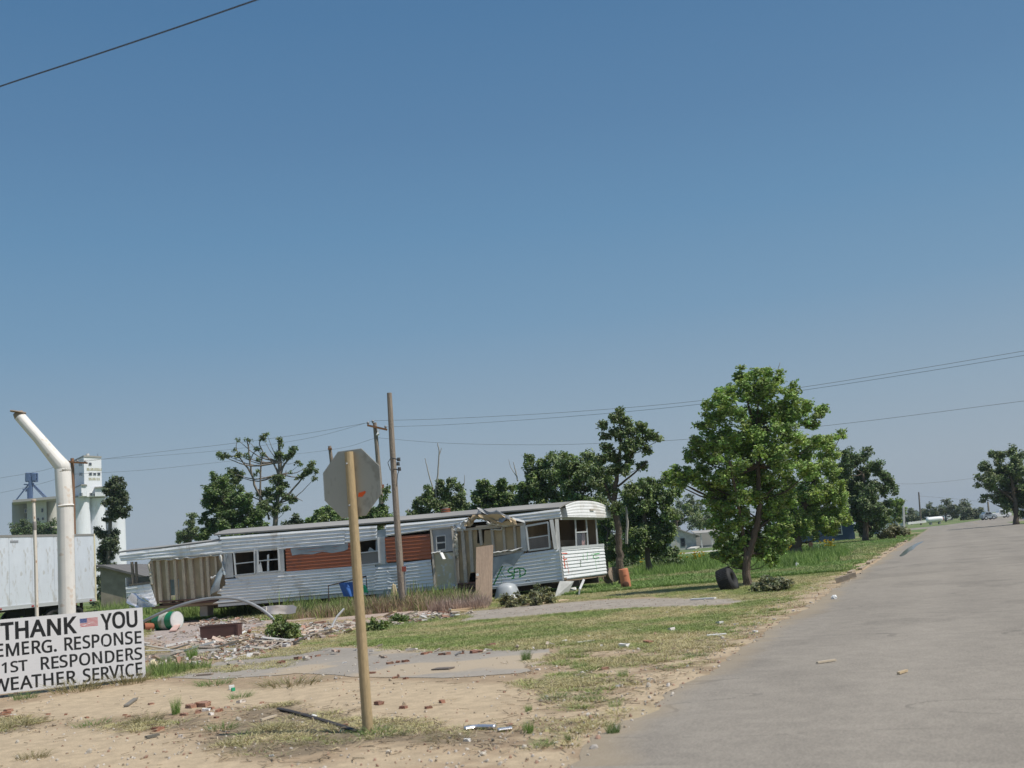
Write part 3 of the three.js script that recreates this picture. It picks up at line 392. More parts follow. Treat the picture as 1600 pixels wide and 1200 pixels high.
// leaves: clumps of small folded leaf faces scattered through blobs [place, radius]
function leaves(blobs, count, size, col, o = {}) {
  const { clump = .38, per = 13, drift = V(0, 0, 0), pale = .25, lean = .5 } = o, pos = [], nor = [], colr = [], vol = blobs.map(([, r]) => Math.pow(r, 2.2)), sum = vol.reduce((a, b) => a + b, 0);
  const a = V(), b = V(), n = V(), c = V(), q = V();
  blobs.forEach(([ctr, r], bi) => {
    const clumps = Math.max(2, Math.round(count * vol[bi] / sum / per));
    for (let k = 0; k < clumps; k++) {
      const rad = r * Math.pow(rnd(), .42) * rr(.75, 1.05); q.set(rr(-1, 1), rr(-1, 1), rr(-1, 1)); while (q.length() > 1 || q.length() < .05) q.set(rr(-1, 1), rr(-1, 1), rr(-1, 1)); q.normalize();
      const cc = ctr.clone().addScaledVector(q, rad), cr = Math.max(size * 1.2, r * clump * rr(.6, 1.25)), out = q.clone(), tone = rr(.66, 1.36), warm = rr(-.14, .24);
      const m = Math.round(per * rr(.6, 1.4));
      for (let i = 0; i < m; i++) {
        c.set(rr(-1, 1), rr(-1, 1) * .75, rr(-1, 1)).multiplyScalar(cr * Math.pow(rnd(), .3)); c.add(cc).addScaledVector(drift, rnd() * cr);
        a.set(rr(-1, 1), rr(-.8, .6), rr(-1, 1)).addScaledVector(out, lean).add(drift).normalize(); n.set(rr(-.8, .8), rr(.1, 1.5), rr(-.8, .8)).addScaledVector(out, .7); n.addScaledVector(a, -n.dot(a)).normalize(); b.crossVectors(a, n).normalize();
        const L = size * rr(.7, 1.35), w = L * rr(.42, .7), bend = L * .18, t = tone * rr(.8, 1.2) * (rnd() < pale ? 1.6 : 1), cl = [col[0] * t * (1.14 + warm) * TONE, col[1] * t * TONE, col[2] * t * (1 - warm * .5) * TONE];
        const P = [c.x - a.x * L * .5, c.y - a.y * L * .5, c.z - a.z * L * .5], T = [c.x + a.x * L * .5, c.y + a.y * L * .5, c.z + a.z * L * .5], R1 = [c.x + b.x * w * .5 + n.x * bend, c.y + b.y * w * .5 + n.y * bend, c.z + b.z * w * .5 + n.z * bend], R2 = [c.x - b.x * w * .5 + n.x * bend, c.y - b.y * w * .5 + n.y * bend, c.z - b.z * w * .5 + n.z * bend];
        pos.push(...P, ...R1, ...T, ...P, ...T, ...R2); for (let z = 0; z < 6; z++) { nor.push(n.x, n.y, n.z); colr.push(...cl); }
      }
    }
  });
  const g = new THREE.BufferGeometry(); g.setAttribute('position', new THREE.Float32BufferAttribute(pos, 3)); g.setAttribute('normal', new THREE.Float32BufferAttribute(nor, 3)); g.setAttribute('uv', new THREE.Float32BufferAttribute(new Float32Array(pos.length / 3 * 2), 2)); g.setAttribute('color', new THREE.Float32BufferAttribute(colr, 3)); return g;
}
// a tree: trunk and limbs as photo points [x, y, width] at a distance; crown blobs [x, y, radius, shift in depth (in radii)]
function tree({ name = 'tree', label, category = 'tree', group, d, trunk, limbs = [], bare = [], blobs, n, leaf = .2, col = [.05, .085, .022], bark = M.bark, o = {} }) {
  const m = d / FOCAL, jitter = (x, y, k) => (noise(x * .13 + 5, y * .11 + k) - .5) * 2, path = (pts, root) => pts.map(([x, y, w, dz = 0], i) => { const p = at(x, y, d + dz); if (root && !i) p.y = -.1; return p; });
  const t0 = path(trunk, true), th = thing(name, label, category, V(t0[0].x, 0, t0[0].z), 0, group), tubes = [];
  const limb = (pts, root) => { const p = path(pts, root), c = new THREE.CatmullRomCurve3(p, false, 'catmullrom', .5), N = (p.length - 1) * 4, k = c.getPoints(N).map((v, i) => i && i < N ? v.add(V(rr(-1, 1), rr(-1, 1), rr(-1, 1)).multiplyScalar(pts[0][2] * m * .12)) : v), rad = k.map((_, i) => { const f = i / N * (pts.length - 1), a = Math.min(pts.length - 2, Math.floor(f)); return Math.max(.006, lerp(pts[a][2], pts[a + 1][2], f - a) * m / 2); }); if (root) { rad[0] *= 1.45; rad[1] *= 1.15; } return tube(k, rad, pts[0][2] > 5 ? 10 : 6); };
  put('trunk', limb(trunk, true), bark, th);
  const B = blobs.map(([x, y, r, dz], i) => [at(x, y, d + (dz ?? jitter(x, y, i) * 1.6) * r * m), r * m * (r > 5 ? o.grow ?? 1.16 : 1.05)]);
  const parts = o.whole ? B : B.flatMap(([c, r]) => { if (r < 6 * m) return [[c, r]]; const k = o.split ?? 7, out = [[c, r * .5]]; for (let i = 0; i < k; i++) { const q = V(rr(-1, 1), rr(-1, 1), rr(-1, 1)).normalize(); out.push([c.clone().addScaledVector(q, r * rr(.5, .88)), r * rr(.2, .44)]); } return out; });
  // branches from the trunk into the crown
  const from = trunk.slice(1).map(([x, y]) => at(x, y, d)); const small = [];
  for (const [c, r] of B) { if (B.length > 14 && rnd() < .25) continue; let best = null, bd = 1e9; for (const f of from) { const dd = f.distanceTo(c) + Math.max(0, f.y - c.y + .4 * r) * 2; if (dd < bd) { bd = dd; best = f; } } const mid = best.clone().lerp(c, .5).add(V(rr(-.1, .1) * r, -.12 * bd, rr(-.1, .1) * r)), w = clamp(.018 * bd + .02 * r, .015, .14); small.push(tube(new THREE.CatmullRomCurve3([best, mid, c]).getPoints(6), [w, w * .9, w * .75, w * .6, w * .45, w * .35, w * .2], 5)); }
  if (small.length) tag(put('branches', small, bark, th), null, null, null, 'stuff');
  for (const l of limbs) put('limb', limb(l), bark, th);
  for (const l of bare) tag(put('bare_limb', limb(l), M.barkDead, th), 'pale bare broken limb');
  if (n) put('crown', leaves(parts, n * 2.1, leaf * .68, col, o), LEAF, th);
  return th;
}
const DARK = [.06, .105, .028], MID = [.06, .11, .026], LIGHT = [.085, .145, .032], GREYG = [.055, .085, .035];
tree({ name: 'shade_tree', label: 'big leafy green tree standing beside the road with a dark tyre at its foot', d: 32, n: 30000, leaf: .14, col: [.085, .15, .03],
  trunk: [[1168, 912, 14], [1166, 890, 12.5], [1170, 866, 12], [1178, 838, 10.5], [1183, 810, 9], [1186, 780, 8], [1184, 730, 6], [1180, 670, 4]], limbs: [[[1178, 835, 5], [1190, 822, 4], [1202, 812, 3]], [[1166, 870, 7], [1160, 830, 6], [1152, 780, 5, -.5], [1140, 720, 3, -.8]]], bare: [[[1208, 590, 1.6], [1206, 578, 1.2], [1202, 571, .8]], [[1212, 590, 1.6], [1216, 576, 1.2], [1219, 566, .8]]],
  blobs: [[1160, 588, 17], [1188, 594, 20], [1213, 590, 12], [1140, 608, 17], [1165, 612, 24], [1200, 615, 26], [1232, 618, 22], [1250, 640, 22], [1122, 622, 20], [1112, 645, 20], [1140, 645, 28], [1178, 648, 34], [1222, 650, 32], [1100, 668, 18], [1125, 680, 28], [1160, 690, 36, .8], [1200, 690, 38, -.6], [1240, 680, 26], [1266, 658, 13], [1277, 646, 9], [1092, 700, 17], [1078, 712, 13], [1108, 718, 24], [1068, 742, 14], [1056, 750, 11], [1082, 738, 17], [1140, 730, 34, -.9], [1180, 740, 38, .9], [1225, 730, 34, -.7], [1252, 715, 22], [1120, 758, 24], [1155, 775, 32, -.4], [1200, 780, 36, .4], [1230, 765, 26], [1128, 795, 20], [1155, 812, 26], [1190, 820, 26, .7], [1215, 805, 24], [1140, 832, 18], [1165, 842, 18, .8], [1200, 845, 18, .6], [1130, 865, 11], [1150, 880, 11, .9], [1190, 868, 13, .6], [1212, 860, 10, .7], [1115, 790, 18], [1108, 770, 14], [1120, 820, 17, .5], [1125, 845, 15, .8], [1150, 850, 17, 1], [1178, 858, 15, 1], [1140, 862, 12, .5], [1215, 830, 18, .5], [1205, 875, 9, .8], [1225, 845, 10, .5], [1118, 870, 7, .8], [1046, 752, 8], [1090, 755, 14], [1042, 742, 7], [1054, 738, 9], [1066, 755, 9], [1085, 690, 8], [1284, 640, 7], [1290, 700, 10], [1275, 690, 12], [1265, 735, 16]], o: { clump: .5, drift: V(.7, .05, 0), pale: .4, per: 18, grow: 1.08, split: 9 } });
tree({ name: 'shade_tree', label: 'bright green tree with a thick trunk behind and right of the biggest tree', d: 60, n: 17000, leaf: .2, col: [.10, .165, .032], trunk: [[1240, 866, 25], [1240, 850, 23], [1242, 830, 19], [1255, 800, 13], [1268, 765, 9], [1278, 730, 6]], limbs: [[[1242, 835, 12], [1220, 800, 8], [1205, 770, 5]]],
  blobs: [[1298, 684, 13], [1315, 678, 9], [1282, 690, 14], [1265, 700, 16], [1290, 712, 18], [1272, 735, 24], [1300, 748, 18], [1255, 765, 30], [1290, 775, 27], [1310, 785, 14], [1270, 800, 26], [1235, 795, 28], [1300, 800, 16], [1225, 820, 20], [1252, 820, 18], [1280, 822, 14], [1215, 790, 18], [1238, 832, 12], [1262, 834, 12], [1300, 824, 14], [1318, 806, 13], [1312, 770, 10], [1210, 830, 12]], o: { drift: V(.5, 0, 0), pale: .35 } });
tree({ name: 'dark_tree', label: 'dark tree before the pale and blue houses, left of the street end', d: 90, n: 12000, leaf: .34, col: [.05, .09, .026], trunk: [[1352, 842, 9], [1352, 815, 8], [1350, 780, 6], [1348, 740, 4]],
  blobs: [[1326, 716, 14], [1352, 712, 11], [1338, 722, 12], [1320, 738, 18], [1345, 745, 22], [1370, 735, 14], [1384, 746, 10], [1394, 757, 8], [1398, 768, 5], [1328, 770, 22], [1356, 772, 24], [1380, 765, 12], [1335, 800, 22], [1362, 800, 20], [1345, 825, 18], [1368, 822, 14], [1315, 800, 14], [1385, 790, 8], [1388, 802, 6]], o: { clump: .3, pale: .2 } });
tree({ name: 'sapling', label: 'thin pale green sapling between dark tree and street end', d: 120, n: 900, leaf: .4, col: LIGHT, trunk: [[1398, 826, 2], [1398, 808, 1.6], [1402, 790, 1]], blobs: [[1392, 788, 6], [1405, 786, 7], [1398, 800, 8], [1408, 798, 6], [1390, 812, 5], [1404, 810, 6]] });
tree({ name: 'street_tree', label: 'broad dark tree at the right edge above the parked vehicles', d: 112, n: 13000, leaf: .38, col: [.06, .098, .032], trunk: [[1588, 818, 8], [1587, 795, 7], [1584, 770, 6], [1578, 735, 4]], limbs: [[[1586, 785, 4], [1562, 765, 3], [1545, 755, 2]]],
  blobs: [[1552, 712, 7], [1565, 712, 10], [1582, 708, 10], [1596, 712, 8], [1545, 735, 14], [1568, 735, 20], [1592, 735, 18], [1532, 745, 7], [1528, 758, 5], [1548, 758, 16], [1575, 760, 24], [1602, 758, 24], [1538, 778, 6], [1560, 780, 13], [1582, 782, 18], [1605, 785, 20], [1630, 750, 34], [1628, 785, 20], [1570, 795, 6]], o: { clump: .3 } });
// trees behind the mobile home
tree({ name: 'ragged_tree', label: 'tall thin ragged tree with open top behind the orange barrel', d: 40, n: 5200, leaf: .17, col: [.06, .10, .03], trunk: [[973, 914, 13], [970, 885, 11.5], [967, 850, 10.5], [964, 815, 10], [960, 780, 9], [965, 740, 6], [970, 700, 4.5], [968, 660, 2.5]], limbs: [[[964, 800, 6], [952, 775, 5], [944, 755, 3]], [[967, 735, 4], [985, 715, 3.4], [1000, 690, 2.4], [1008, 670, 1.6]], [[965, 760, 4], [990, 740, 3], [1012, 720, 2]]],
  bare: [[[979, 850, 4.5], [980, 815, 4], [978, 792, 3]]],
  blobs: [[968, 645, 7], [962, 655, 8], [942, 665, 6], [947, 680, 7], [975, 660, 10], [985, 672, 12], [965, 678, 12], [1002, 668, 10], [1012, 678, 9], [1022, 683, 7], [1032, 687, 4], [950, 700, 9], [978, 695, 13], [998, 692, 11], [1010, 702, 8], [940, 718, 9], [960, 715, 11], [985, 715, 10], [1003, 728, 7], [935, 735, 10], [955, 735, 12], [975, 735, 10], [932, 755, 12], [950, 765, 14], [985, 765, 12], [962, 790, 12]], o: { clump: .34, pale: .3 } });
tree({ name: 'leafy_tree', label: 'full green tree between the ragged tree and the white house', d: 52, n: 9500, leaf: .22, col: [.06, .105, .026], trunk: [[1012, 872, 9], [1010, 850, 8], [1008, 825, 7], [1005, 790, 5]], blobs: [[1000, 765, 16], [1020, 760, 13], [1040, 752, 11], [1052, 742, 6], [985, 780, 16], [1012, 785, 22], [1038, 778, 18], [1058, 770, 8], [995, 810, 22], [1025, 812, 24], [1045, 800, 12], [1005, 838, 22], [1032, 840, 18], [985, 845, 14], [1045, 832, 12], [1025, 862, 10], [990, 868, 10]], o: { pale: .25 } });
const SHADY = 'green trees crowding behind the mobile home';
tree({ name: 'leafy_tree', label: 'wide dark green tree behind the front end of the mobile home', d: 58, n: 9000, leaf: .25, col: DARK, trunk: [[905, 885, 9], [905, 840, 8], [903, 780, 6]], blobs: [[900, 722, 13], [918, 714, 12], [885, 730, 14], [930, 730, 14], [905, 745, 24], [935, 755, 20], [890, 772, 26], [920, 785, 26], [942, 790, 18], [900, 810, 24], [930, 825, 20], [875, 800, 18], [950, 825, 14], [940, 860, 14], [955, 850, 12], [880, 740, 14], [915, 735, 18], [870, 830, 18], [900, 840, 18], [935, 845, 16], [945, 745, 12]] });
tree({ name: 'leafy_tree', label: 'dark green tree with a pointed top left of the wide one', d: 62, n: 9000, leaf: .26, col: [.064, .108, .028], trunk: [[850, 890, 9], [850, 840, 8], [848, 780, 6]], limbs: [], bare: [[[809, 752, 2.2], [806, 738, 1.8], [802, 722, 1]], [[807, 744, 1.4], [798, 730, .9], [795, 718, .7]]], blobs: [[827, 714, 6], [826, 722, 7], [830, 735, 9], [850, 728, 13], [868, 722, 14], [880, 712, 8], [842, 745, 16], [865, 748, 20], [825, 760, 16], [848, 770, 22], [872, 778, 20], [820, 785, 18], [840, 800, 20], [862, 808, 18], [805, 798, 14], [815, 772, 12], [840, 758, 16], [885, 745, 14], [885, 800, 18], [830, 815, 16]] });
tree({ name: 'leafy_tree', label: 'low spreading green tree right of the snag over the roof vents', d: 66, n: 5500, leaf: .28, col: [.064, .112, .028], trunk: [[770, 895, 8], [770, 850, 7], [772, 800, 5]], blobs: [[758, 758, 8], [752, 764, 8], [770, 768, 10], [785, 764, 8], [745, 778, 11], [762, 782, 14], [782, 782, 15], [798, 778, 10], [750, 798, 12], [772, 802, 16], [795, 802, 14], [800, 765, 6], [812, 785, 12], [740, 795, 9], [730, 802, 7], [785, 755, 6], [810, 805, 14]] });
tree({ name: 'broken_tree', label: 'tree with two bare white broken limbs above its leaves, right of the tall pole', d: 62, n: 5200, leaf: .24, col: [.06, .10, .03], trunk: [[685, 890, 8], [684, 840, 7], [682, 800, 5], [680, 770, 4]],
  bare: [[[682, 788, 4], [681, 765, 3.4], [684, 740, 2.6], [686, 710, 2.2], [684, 692, 1.4]], [[686, 712, 1.6], [690, 700, 1]], [[679, 775, 3], [674, 755, 2.2], [668, 732, 1.6], [664, 716, 1]], [[722, 780, 1.6], [725, 760, 1.2], [726, 742, .8]], [[637, 802, 3], [638, 795, 2]]],
  blobs: [[668, 762, 5], [670, 775, 8], [690, 755, 6], [706, 755, 7], [716, 762, 6], [698, 772, 13], [714, 778, 12], [672, 790, 11], [690, 795, 15], [710, 798, 14], [655, 798, 9], [650, 788, 6], [668, 808, 12], [648, 806, 7], [722, 770, 5], [680, 770, 10], [705, 785, 13], [660, 782, 9], [640, 806, 7], [700, 808, 14], [725, 795, 8]] });
tree({ name: 'low_tree', label: 'small green tree showing under the right side of the stop sign', d: 64, n: 2600, leaf: .26, col: [.066, .115, .03], trunk: [[588, 880, 6], [588, 840, 5], [588, 805, 4]], blobs: [[582, 802, 11], [598, 800, 11], [570, 808, 10], [608, 808, 7], [590, 815, 14], [566, 818, 9], [602, 768, 4], [606, 762, 3], [600, 778, 4]] });
tree({ name: 'low_tree', label: 'small green tree just left of the stop sign', d: 66, n: 3000, leaf: .27, col: [.066, .115, .03], trunk: [[512, 890, 6], [512, 850, 5], [512, 812, 4]], blobs: [[498, 806, 9], [510, 800, 8], [522, 806, 10], [488, 816, 9], [505, 818, 13], [530, 818, 12], [545, 822, 10]] });
tree({ name: 'low_tree', label: 'sparse dark sapling beside the pale snag trunk', d: 68, n: 700, leaf: .25, col: [.035, .06, .025], trunk: [[458, 892, 3], [458, 850, 2.6], [460, 812, 2]], blobs: [[461, 808, 5], [455, 818, 7], [466, 818, 7], [446, 820, 5], [474, 822, 5]] });
tree({ name: 'dense_tree', label: 'dense dark bushy tree over the step in the roof', d: 68, n: 15000, leaf: .24, col: [.054, .10, .024], trunk: [[360, 895, 9], [360, 860, 8], [358, 800, 6]], bare: [[[322, 778, 1.4], [312, 780, .8]]], blobs: [[335, 748, 9], [345, 752, 12], [330, 765, 13], [350, 770, 20], [325, 785, 10], [342, 792, 20], [368, 780, 18], [385, 788, 16], [360, 808, 24], [388, 812, 20], [402, 800, 12], [330, 818, 16], [352, 832, 20], [318, 836, 12], [382, 835, 20], [405, 828, 18], [372, 820, 16]] });
tree({ name: 'dead_tree', label: 'storm stripped tree with pale bare limbs and small leaf tufts', d: 74, n: 5600, leaf: .22, col: [.06, .098, .032], bark: M.barkGrey, trunk: [[426, 895, 9], [429, 840, 8], [431, 812, 8], [434, 787, 6], [437, 741, 6], [438, 722, 7]],
  limbs: [[[420, 800, 5], [400, 764, 4], [393, 741, 3.4], [380, 723, 2.4], [372, 712, 2], [357, 714, 1.4]], [[393, 741, 3.4], [390, 718, 3], [388, 699, 2.4], [386, 686, 1.6]], [[391, 720, 2], [396, 708, 1.6], [402, 704, 1.2]], [[372, 712, 1.6], [369, 698, 1.2], [371, 688, .8]], [[388, 698, 1.4], [391, 689, .9]], [[406, 790, 4], [407, 750, 3], [409, 715, 2.4], [411, 707, 2], [405, 692, 1.8], [411, 681, 1.6], [419, 676, 1]], [[435, 741, 4], [429, 727, 3], [418, 714, 2.4], [411, 707, 2]], [[438, 722, 4.5], [437, 706, 4], [435, 697, 3], [437, 686, 2]], [[437, 741, 5], [445, 725, 3.6], [452, 716, 2.6], [458, 708, 2], [458, 697, 1.2]], [[432, 800, 5], [441, 780, 4], [453, 770, 3.4], [471, 749, 2.6], [487, 735, 2], [489, 722, 1.2]], [[446, 775, 2], [462, 778, 1.4], [473, 783, .8]], [[446, 745, 1.6], [447, 735, 1.2]], [[421, 812, 4], [417, 800, 3]]],
  blobs: [[345, 712, 6, 0], [352, 711, 4, 0], [357, 713, 3, 0], [367, 703, 3, 0], [372, 711, 5, 0], [371, 687, 3, 0], [386, 714, 4, 0], [386, 687, 2.4, 0], [390, 687, 2, 0], [402, 701, 4, 0], [411, 684, 5, 0], [417, 678, 3, 0], [411, 708, 3.4, 0], [403, 717, 3, 0], [437, 689, 5, 0], [440, 696, 4, 0], [437, 709, 6, 0], [432, 712, 4, 0], [447, 715, 5, 0], [457, 704, 6, 0], [460, 699, 4, 0], [455, 713, 5, 0], [464, 721, 3, 0], [469, 725, 2.4, 0], [489, 723, 4, 0], [486, 731, 6, 0], [479, 738, 6, 0], [472, 744, 5, 0], [494, 736, 4, 0], [491, 748, 4, 0], [464, 748, 3, 0], [360, 738, 9], [372, 745, 11], [364, 752, 8], [428, 748, 7], [440, 748, 6], [436, 765, 13], [424, 775, 12], [446, 775, 9], [415, 790, 11], [432, 795, 10], [456, 782, 6], [448, 795, 5], [398, 742, 3, 0], [403, 735, 3, 0], [410, 770, 8], [452, 738, 2, 0]], o: { pale: .3, per: 16 } });
tree({ name: 'pale_tree', label: 'small hazy green tree far off over the low left roof', d: 115, n: 2400, leaf: .32, col: [.075, .115, .045], trunk: [[298, 870, 4], [298, 835, 3]], blobs: [[300, 806, 6], [297, 818, 7], [303, 830, 8], [288, 832, 7], [280, 842, 6], [310, 838, 7], [293, 845, 8], [279, 834, 3]] });
tree({ name: 'slim_tree', label: 'dark slim ragged tree in front of the grain elevator', d: 92, n: 8200, leaf: .3, col: [.036, .06, .022], trunk: [[168, 955, 7], [169, 900, 6.5], [171, 840, 6], [175, 790, 5], [178, 760, 3]], bark: M.barkGrey,
  blobs: [[178, 748, 5], [184, 750, 6], [172, 757, 7], [186, 762, 8], [168, 768, 7], [180, 772, 10], [192, 775, 8], [170, 782, 9], [186, 788, 11], [196, 795, 6], [172, 797, 7], [182, 803, 8], [194, 803, 5], [165, 812, 4], [168, 835, 8], [152, 826, 4], [158, 832, 7], [178, 832, 6], [165, 848, 11], [178, 845, 7], [158, 862, 8], [170, 866, 9], [180, 858, 5], [160, 882, 8], [172, 885, 8], [156, 905, 9], [168, 912, 11], [178, 900, 6], [160, 925, 10], [182, 922, 6]], o: { drift: V(.1, -.5, 0), lean: .2, pale: .15 } });
tree({ name: 'low_tree', label: 'low bushy growth filling the gap beside the ragged tree trunk', d: 56, n: 7000, leaf: .22, col: [.066, .112, .03], trunk: [[948, 884, 4], [948, 860, 3.4], [950, 830, 2.6]], blobs: [[940, 800, 14], [958, 815, 13], [945, 835, 14], [962, 845, 12], [985, 825, 12], [980, 855, 12], [955, 868, 10], [1000, 862, 10], [925, 790, 12], [972, 798, 10]] });
tree({ name: 'low_tree', label: 'low green growth behind the white house gap left of the biggest tree', d: 165, n: 3000, leaf: .5, col: [.07, .11, .036], trunk: [[1058, 856, 3], [1058, 835, 3], [1058, 815, 2]], blobs: [[1048, 800, 12], [1062, 806, 12], [1076, 800, 14], [1052, 818, 10], [1092, 812, 14], [1108, 825, 14], [1040, 815, 10]] });
{ // row of round trees before the grain bins
  const T = [[30, 822, 'leftmost of the round trees before the grain bins'], [52, 822, 'middle round tree before the grain bins'], [76, 822, 'right round tree before the grain bins']];
  T.forEach(([x, y, label], i) => tree({ name: 'round_tree', label, d: 190, n: 1800, leaf: .5, col: [.05, .085, .028], group: 'round trees before the grain bins', trunk: [[x, 934, 3], [x, 860, 3], [x, y + 4, 2]], blobs: [[x - 8, y + 2, 7], [x + 6, y - 3, 8], [x, y + 8, 10], [x + 10, y + 8, 8], [x - 6, y + 12, 8], [x, y + 22, 11], [x + 8, y + 32, 10], [x - 7, y + 36, 10], [x, y + 52, 12]] }));
}
{ // far trees at the end of the street
  const F = [[1424, 806, 8, 'lowest of the far trees, beside the far pole'], [1452, 800, 10, 'far tree behind the white tank'], [1478, 796, 12, 'far tree with a pointed top behind the street end'], [1505, 796, 13, 'tallest far tree left of the parked cars'], [1532, 804, 8, 'far tree just behind the parked cars'], [1512, 806, 7, 'low far bush left of the parked cars']];
  for (const [x, y, r, label] of F) tree({ name: 'far_tree', label, group: 'trees at the end of the street', d: 275, n: 900, leaf: .7, col: [.055, .08, .038], trunk: [[x, 815, 2], [x, 806, 2], [x, y, 1.5]], blobs: [[x, y - r * .8, r * .5], [x - r * .6, y, r * .6], [x + r * .6, y - 1, r * .6], [x, y + 3, r * .8], [x - r, y + 6, r * .6], [x + r, y + 6, r * .6], [x + r * .2, y - r * 1.2, r * .25]] });
  tree({ name: 'far_tree', label: 'low dark tree behind the porch of the white house', d: 175, n: 1800, leaf: .5, col: [.045, .075, .03], trunk: [[1100, 855, 5], [1100, 835, 4], [1098, 810, 3]], blobs: [[1078, 795, 14], [1062, 790, 10], [1100, 800, 16], [1060, 808, 12], [1085, 815, 15], [1120, 810, 16], [1055, 822, 10], [1080, 780, 8]] });
}
// shrubs and flower clumps
function shrub(name, label, category, px, py, w, h, n, leaf, col, o = {}) {
  const b = ground(px, py), d = -b.z, m = d / FOCAL, R = w * m / 2, H = h * m, th = thing(name, label, category, b, 0, o.group), bl = [];
  for (let i = 0; i < 26; i++) { const a = rnd() * 6.28, k = Math.sqrt(rnd()) * .95, hh = (1 - .55 * k * k) * rr(.15, .95); bl.push([V(b.x + Math.cos(a) * R * k, H * hh, b.z + Math.sin(a) * R * k * .8), Math.max(.05, Math.min(R, H) * rr(.14, .3))]); }
  put('stems', Array.from({ length: 9 }, () => { const a = rnd() * 6.28; return tube([V(b.x, -.02, b.z), V(b.x + Math.cos(a) * R * .5, H * rr(.5, .85), b.z + Math.sin(a) * R * .5)], [.018, .008], 4); }), M.bark, th).userData.kind = 'stuff';
  put('foliage', leaves(bl, n, leaf, col, o), LEAF, th); return th;
}
shrub('shrub', 'round dark green shrub before the white house, behind yellow flowers', 'shrub', 1045, 890, 52, 36, 2600, .13, [.05, .09, .028]);
shrub('shrub', 'brownish bush in front of the sapling at the street end', 'shrub', 1394, 842, 46, 22, 1400, .22, [.07, .085, .035]);
shrub('brush_pile', 'dark heap of cut leafy brush right of the biggest tree', 'brush pile', 1206, 924, 62, 20, 2200, .10, [.06, .08, .032]);
shrub('shrub', 'small dark green shrub beside the brown post', 'shrub', 1286, 862, 26, 12, 700, .16, [.04, .09, .025]);
shrub('fallen_branch', 'cut leafy branches heaped before the plywood and white tub', 'branches', 822, 946, 86, 22, 2200, .10, [.075, .09, .035]);
shrub('fallen_branch', 'small leafy branch standing under the green search marks', 'branches', 842, 938, 34, 26, 800, .10, [.065, .085, .032]);
shrub('bush', 'large dark weed bush among the rubble where the bent pipe ends', 'bush', 442, 1002, 52, 40, 2600, .085, [.075, .12, .03]);
shrub('bush', 'dark weed bush on the rubble edge right of the stop sign post', 'bush', 590, 986, 34, 18, 1000, .075, [.075, .12, .03]);
shrub('bush', 'small dark weed bush right beyond the stop sign post bush', 'bush', 624, 974, 22, 18, 700, .075, [.075, .12, .03]);
shrub('undergrowth', 'dark undergrowth between the trailer and the mobile home', 'bush', 172, 948, 60, 40, 2600, .16, [.05, .085, .025]);
shrub('thicket', 'low thicket under the trees behind the front end', 'bush', 985, 886, 60, 26, 1800, .18, [.045, .08, .024]);
// ---------------------------------------------------------------- stop sign (seen from behind) and its post
{
  const b = ground(575, 1143), d = -b.z, top = at(545, 706, d), dir = top.clone().sub(b).normalize();
  const s = thing('stop_sign', 'back of an octagonal stop sign on a leaning wooden post in the sand', 'road sign', b, 0);
  const A = -.42, X = V(Math.cos(A), 0, -Math.sin(A)), Y = dir.clone().addScaledVector(X, -dir.dot(X)).normalize(), N = X.clone().cross(Y).normalize(); // turned so that the right side is nearer
  const up = b.clone().addScaledVector(dir, -.15); put('post', tube([up, b.clone().lerp(top, .3), b.clone().lerp(top, .7), top], [.051, .048, .045, .042], 18), M.post, s);
  const c = at(545, 755, d).addScaledVector(N, -.055), R = .345, o = new THREE.Shape(Array.from({ length: 8 }, (_, i) => { const a = (i + .5) * Math.PI / 4; return new THREE.Vector2(Math.cos(a) * R, Math.sin(a) * R); }));
  const plate = put('sign_plate', new THREE.ExtrudeGeometry(o, { depth: .004, bevelEnabled: true, bevelSize: .003, bevelThickness: .002, bevelSegments: 1 }).applyMatrix4(new THREE.Matrix4().makeBasis(X, Y, N).setPosition(c)), mat([.47, .46, .43], .5, { metalness: .2, map: metalTex([.9, .89, .86], [.5, .47, .42], .5, .35) }), s);
  put('red_face', new THREE.ShapeGeometry(o).applyMatrix4(new THREE.Matrix4().makeBasis(X.clone().negate(), Y, N.clone().negate()).setPosition(c.clone().addScaledVector(N, -.006))), M.red, plate);
  const st = new THREE.Shape([[-.042, -.02], [.006, -.026], [.05, .014], [.04, .028], [-.03, .016]].map(([x, y]) => new THREE.Vector2(x, y)));
  put('sticker', new THREE.ShapeGeometry(st).applyMatrix4(new THREE.Matrix4().makeBasis(X, Y, N).setPosition(c.clone().addScaledVector(X, .105).addScaledVector(Y, -.115).addScaledVector(N, .009))), mat([.85, .12, .02], .5), plate);
  for (const [x, y] of [[546, 725], [550, 790]]) put('bolt', new THREE.SphereGeometry(.011, 8, 6).translate(...at(x, y, d).addScaledVector(N, .048).toArray()), M.steel, s);
}
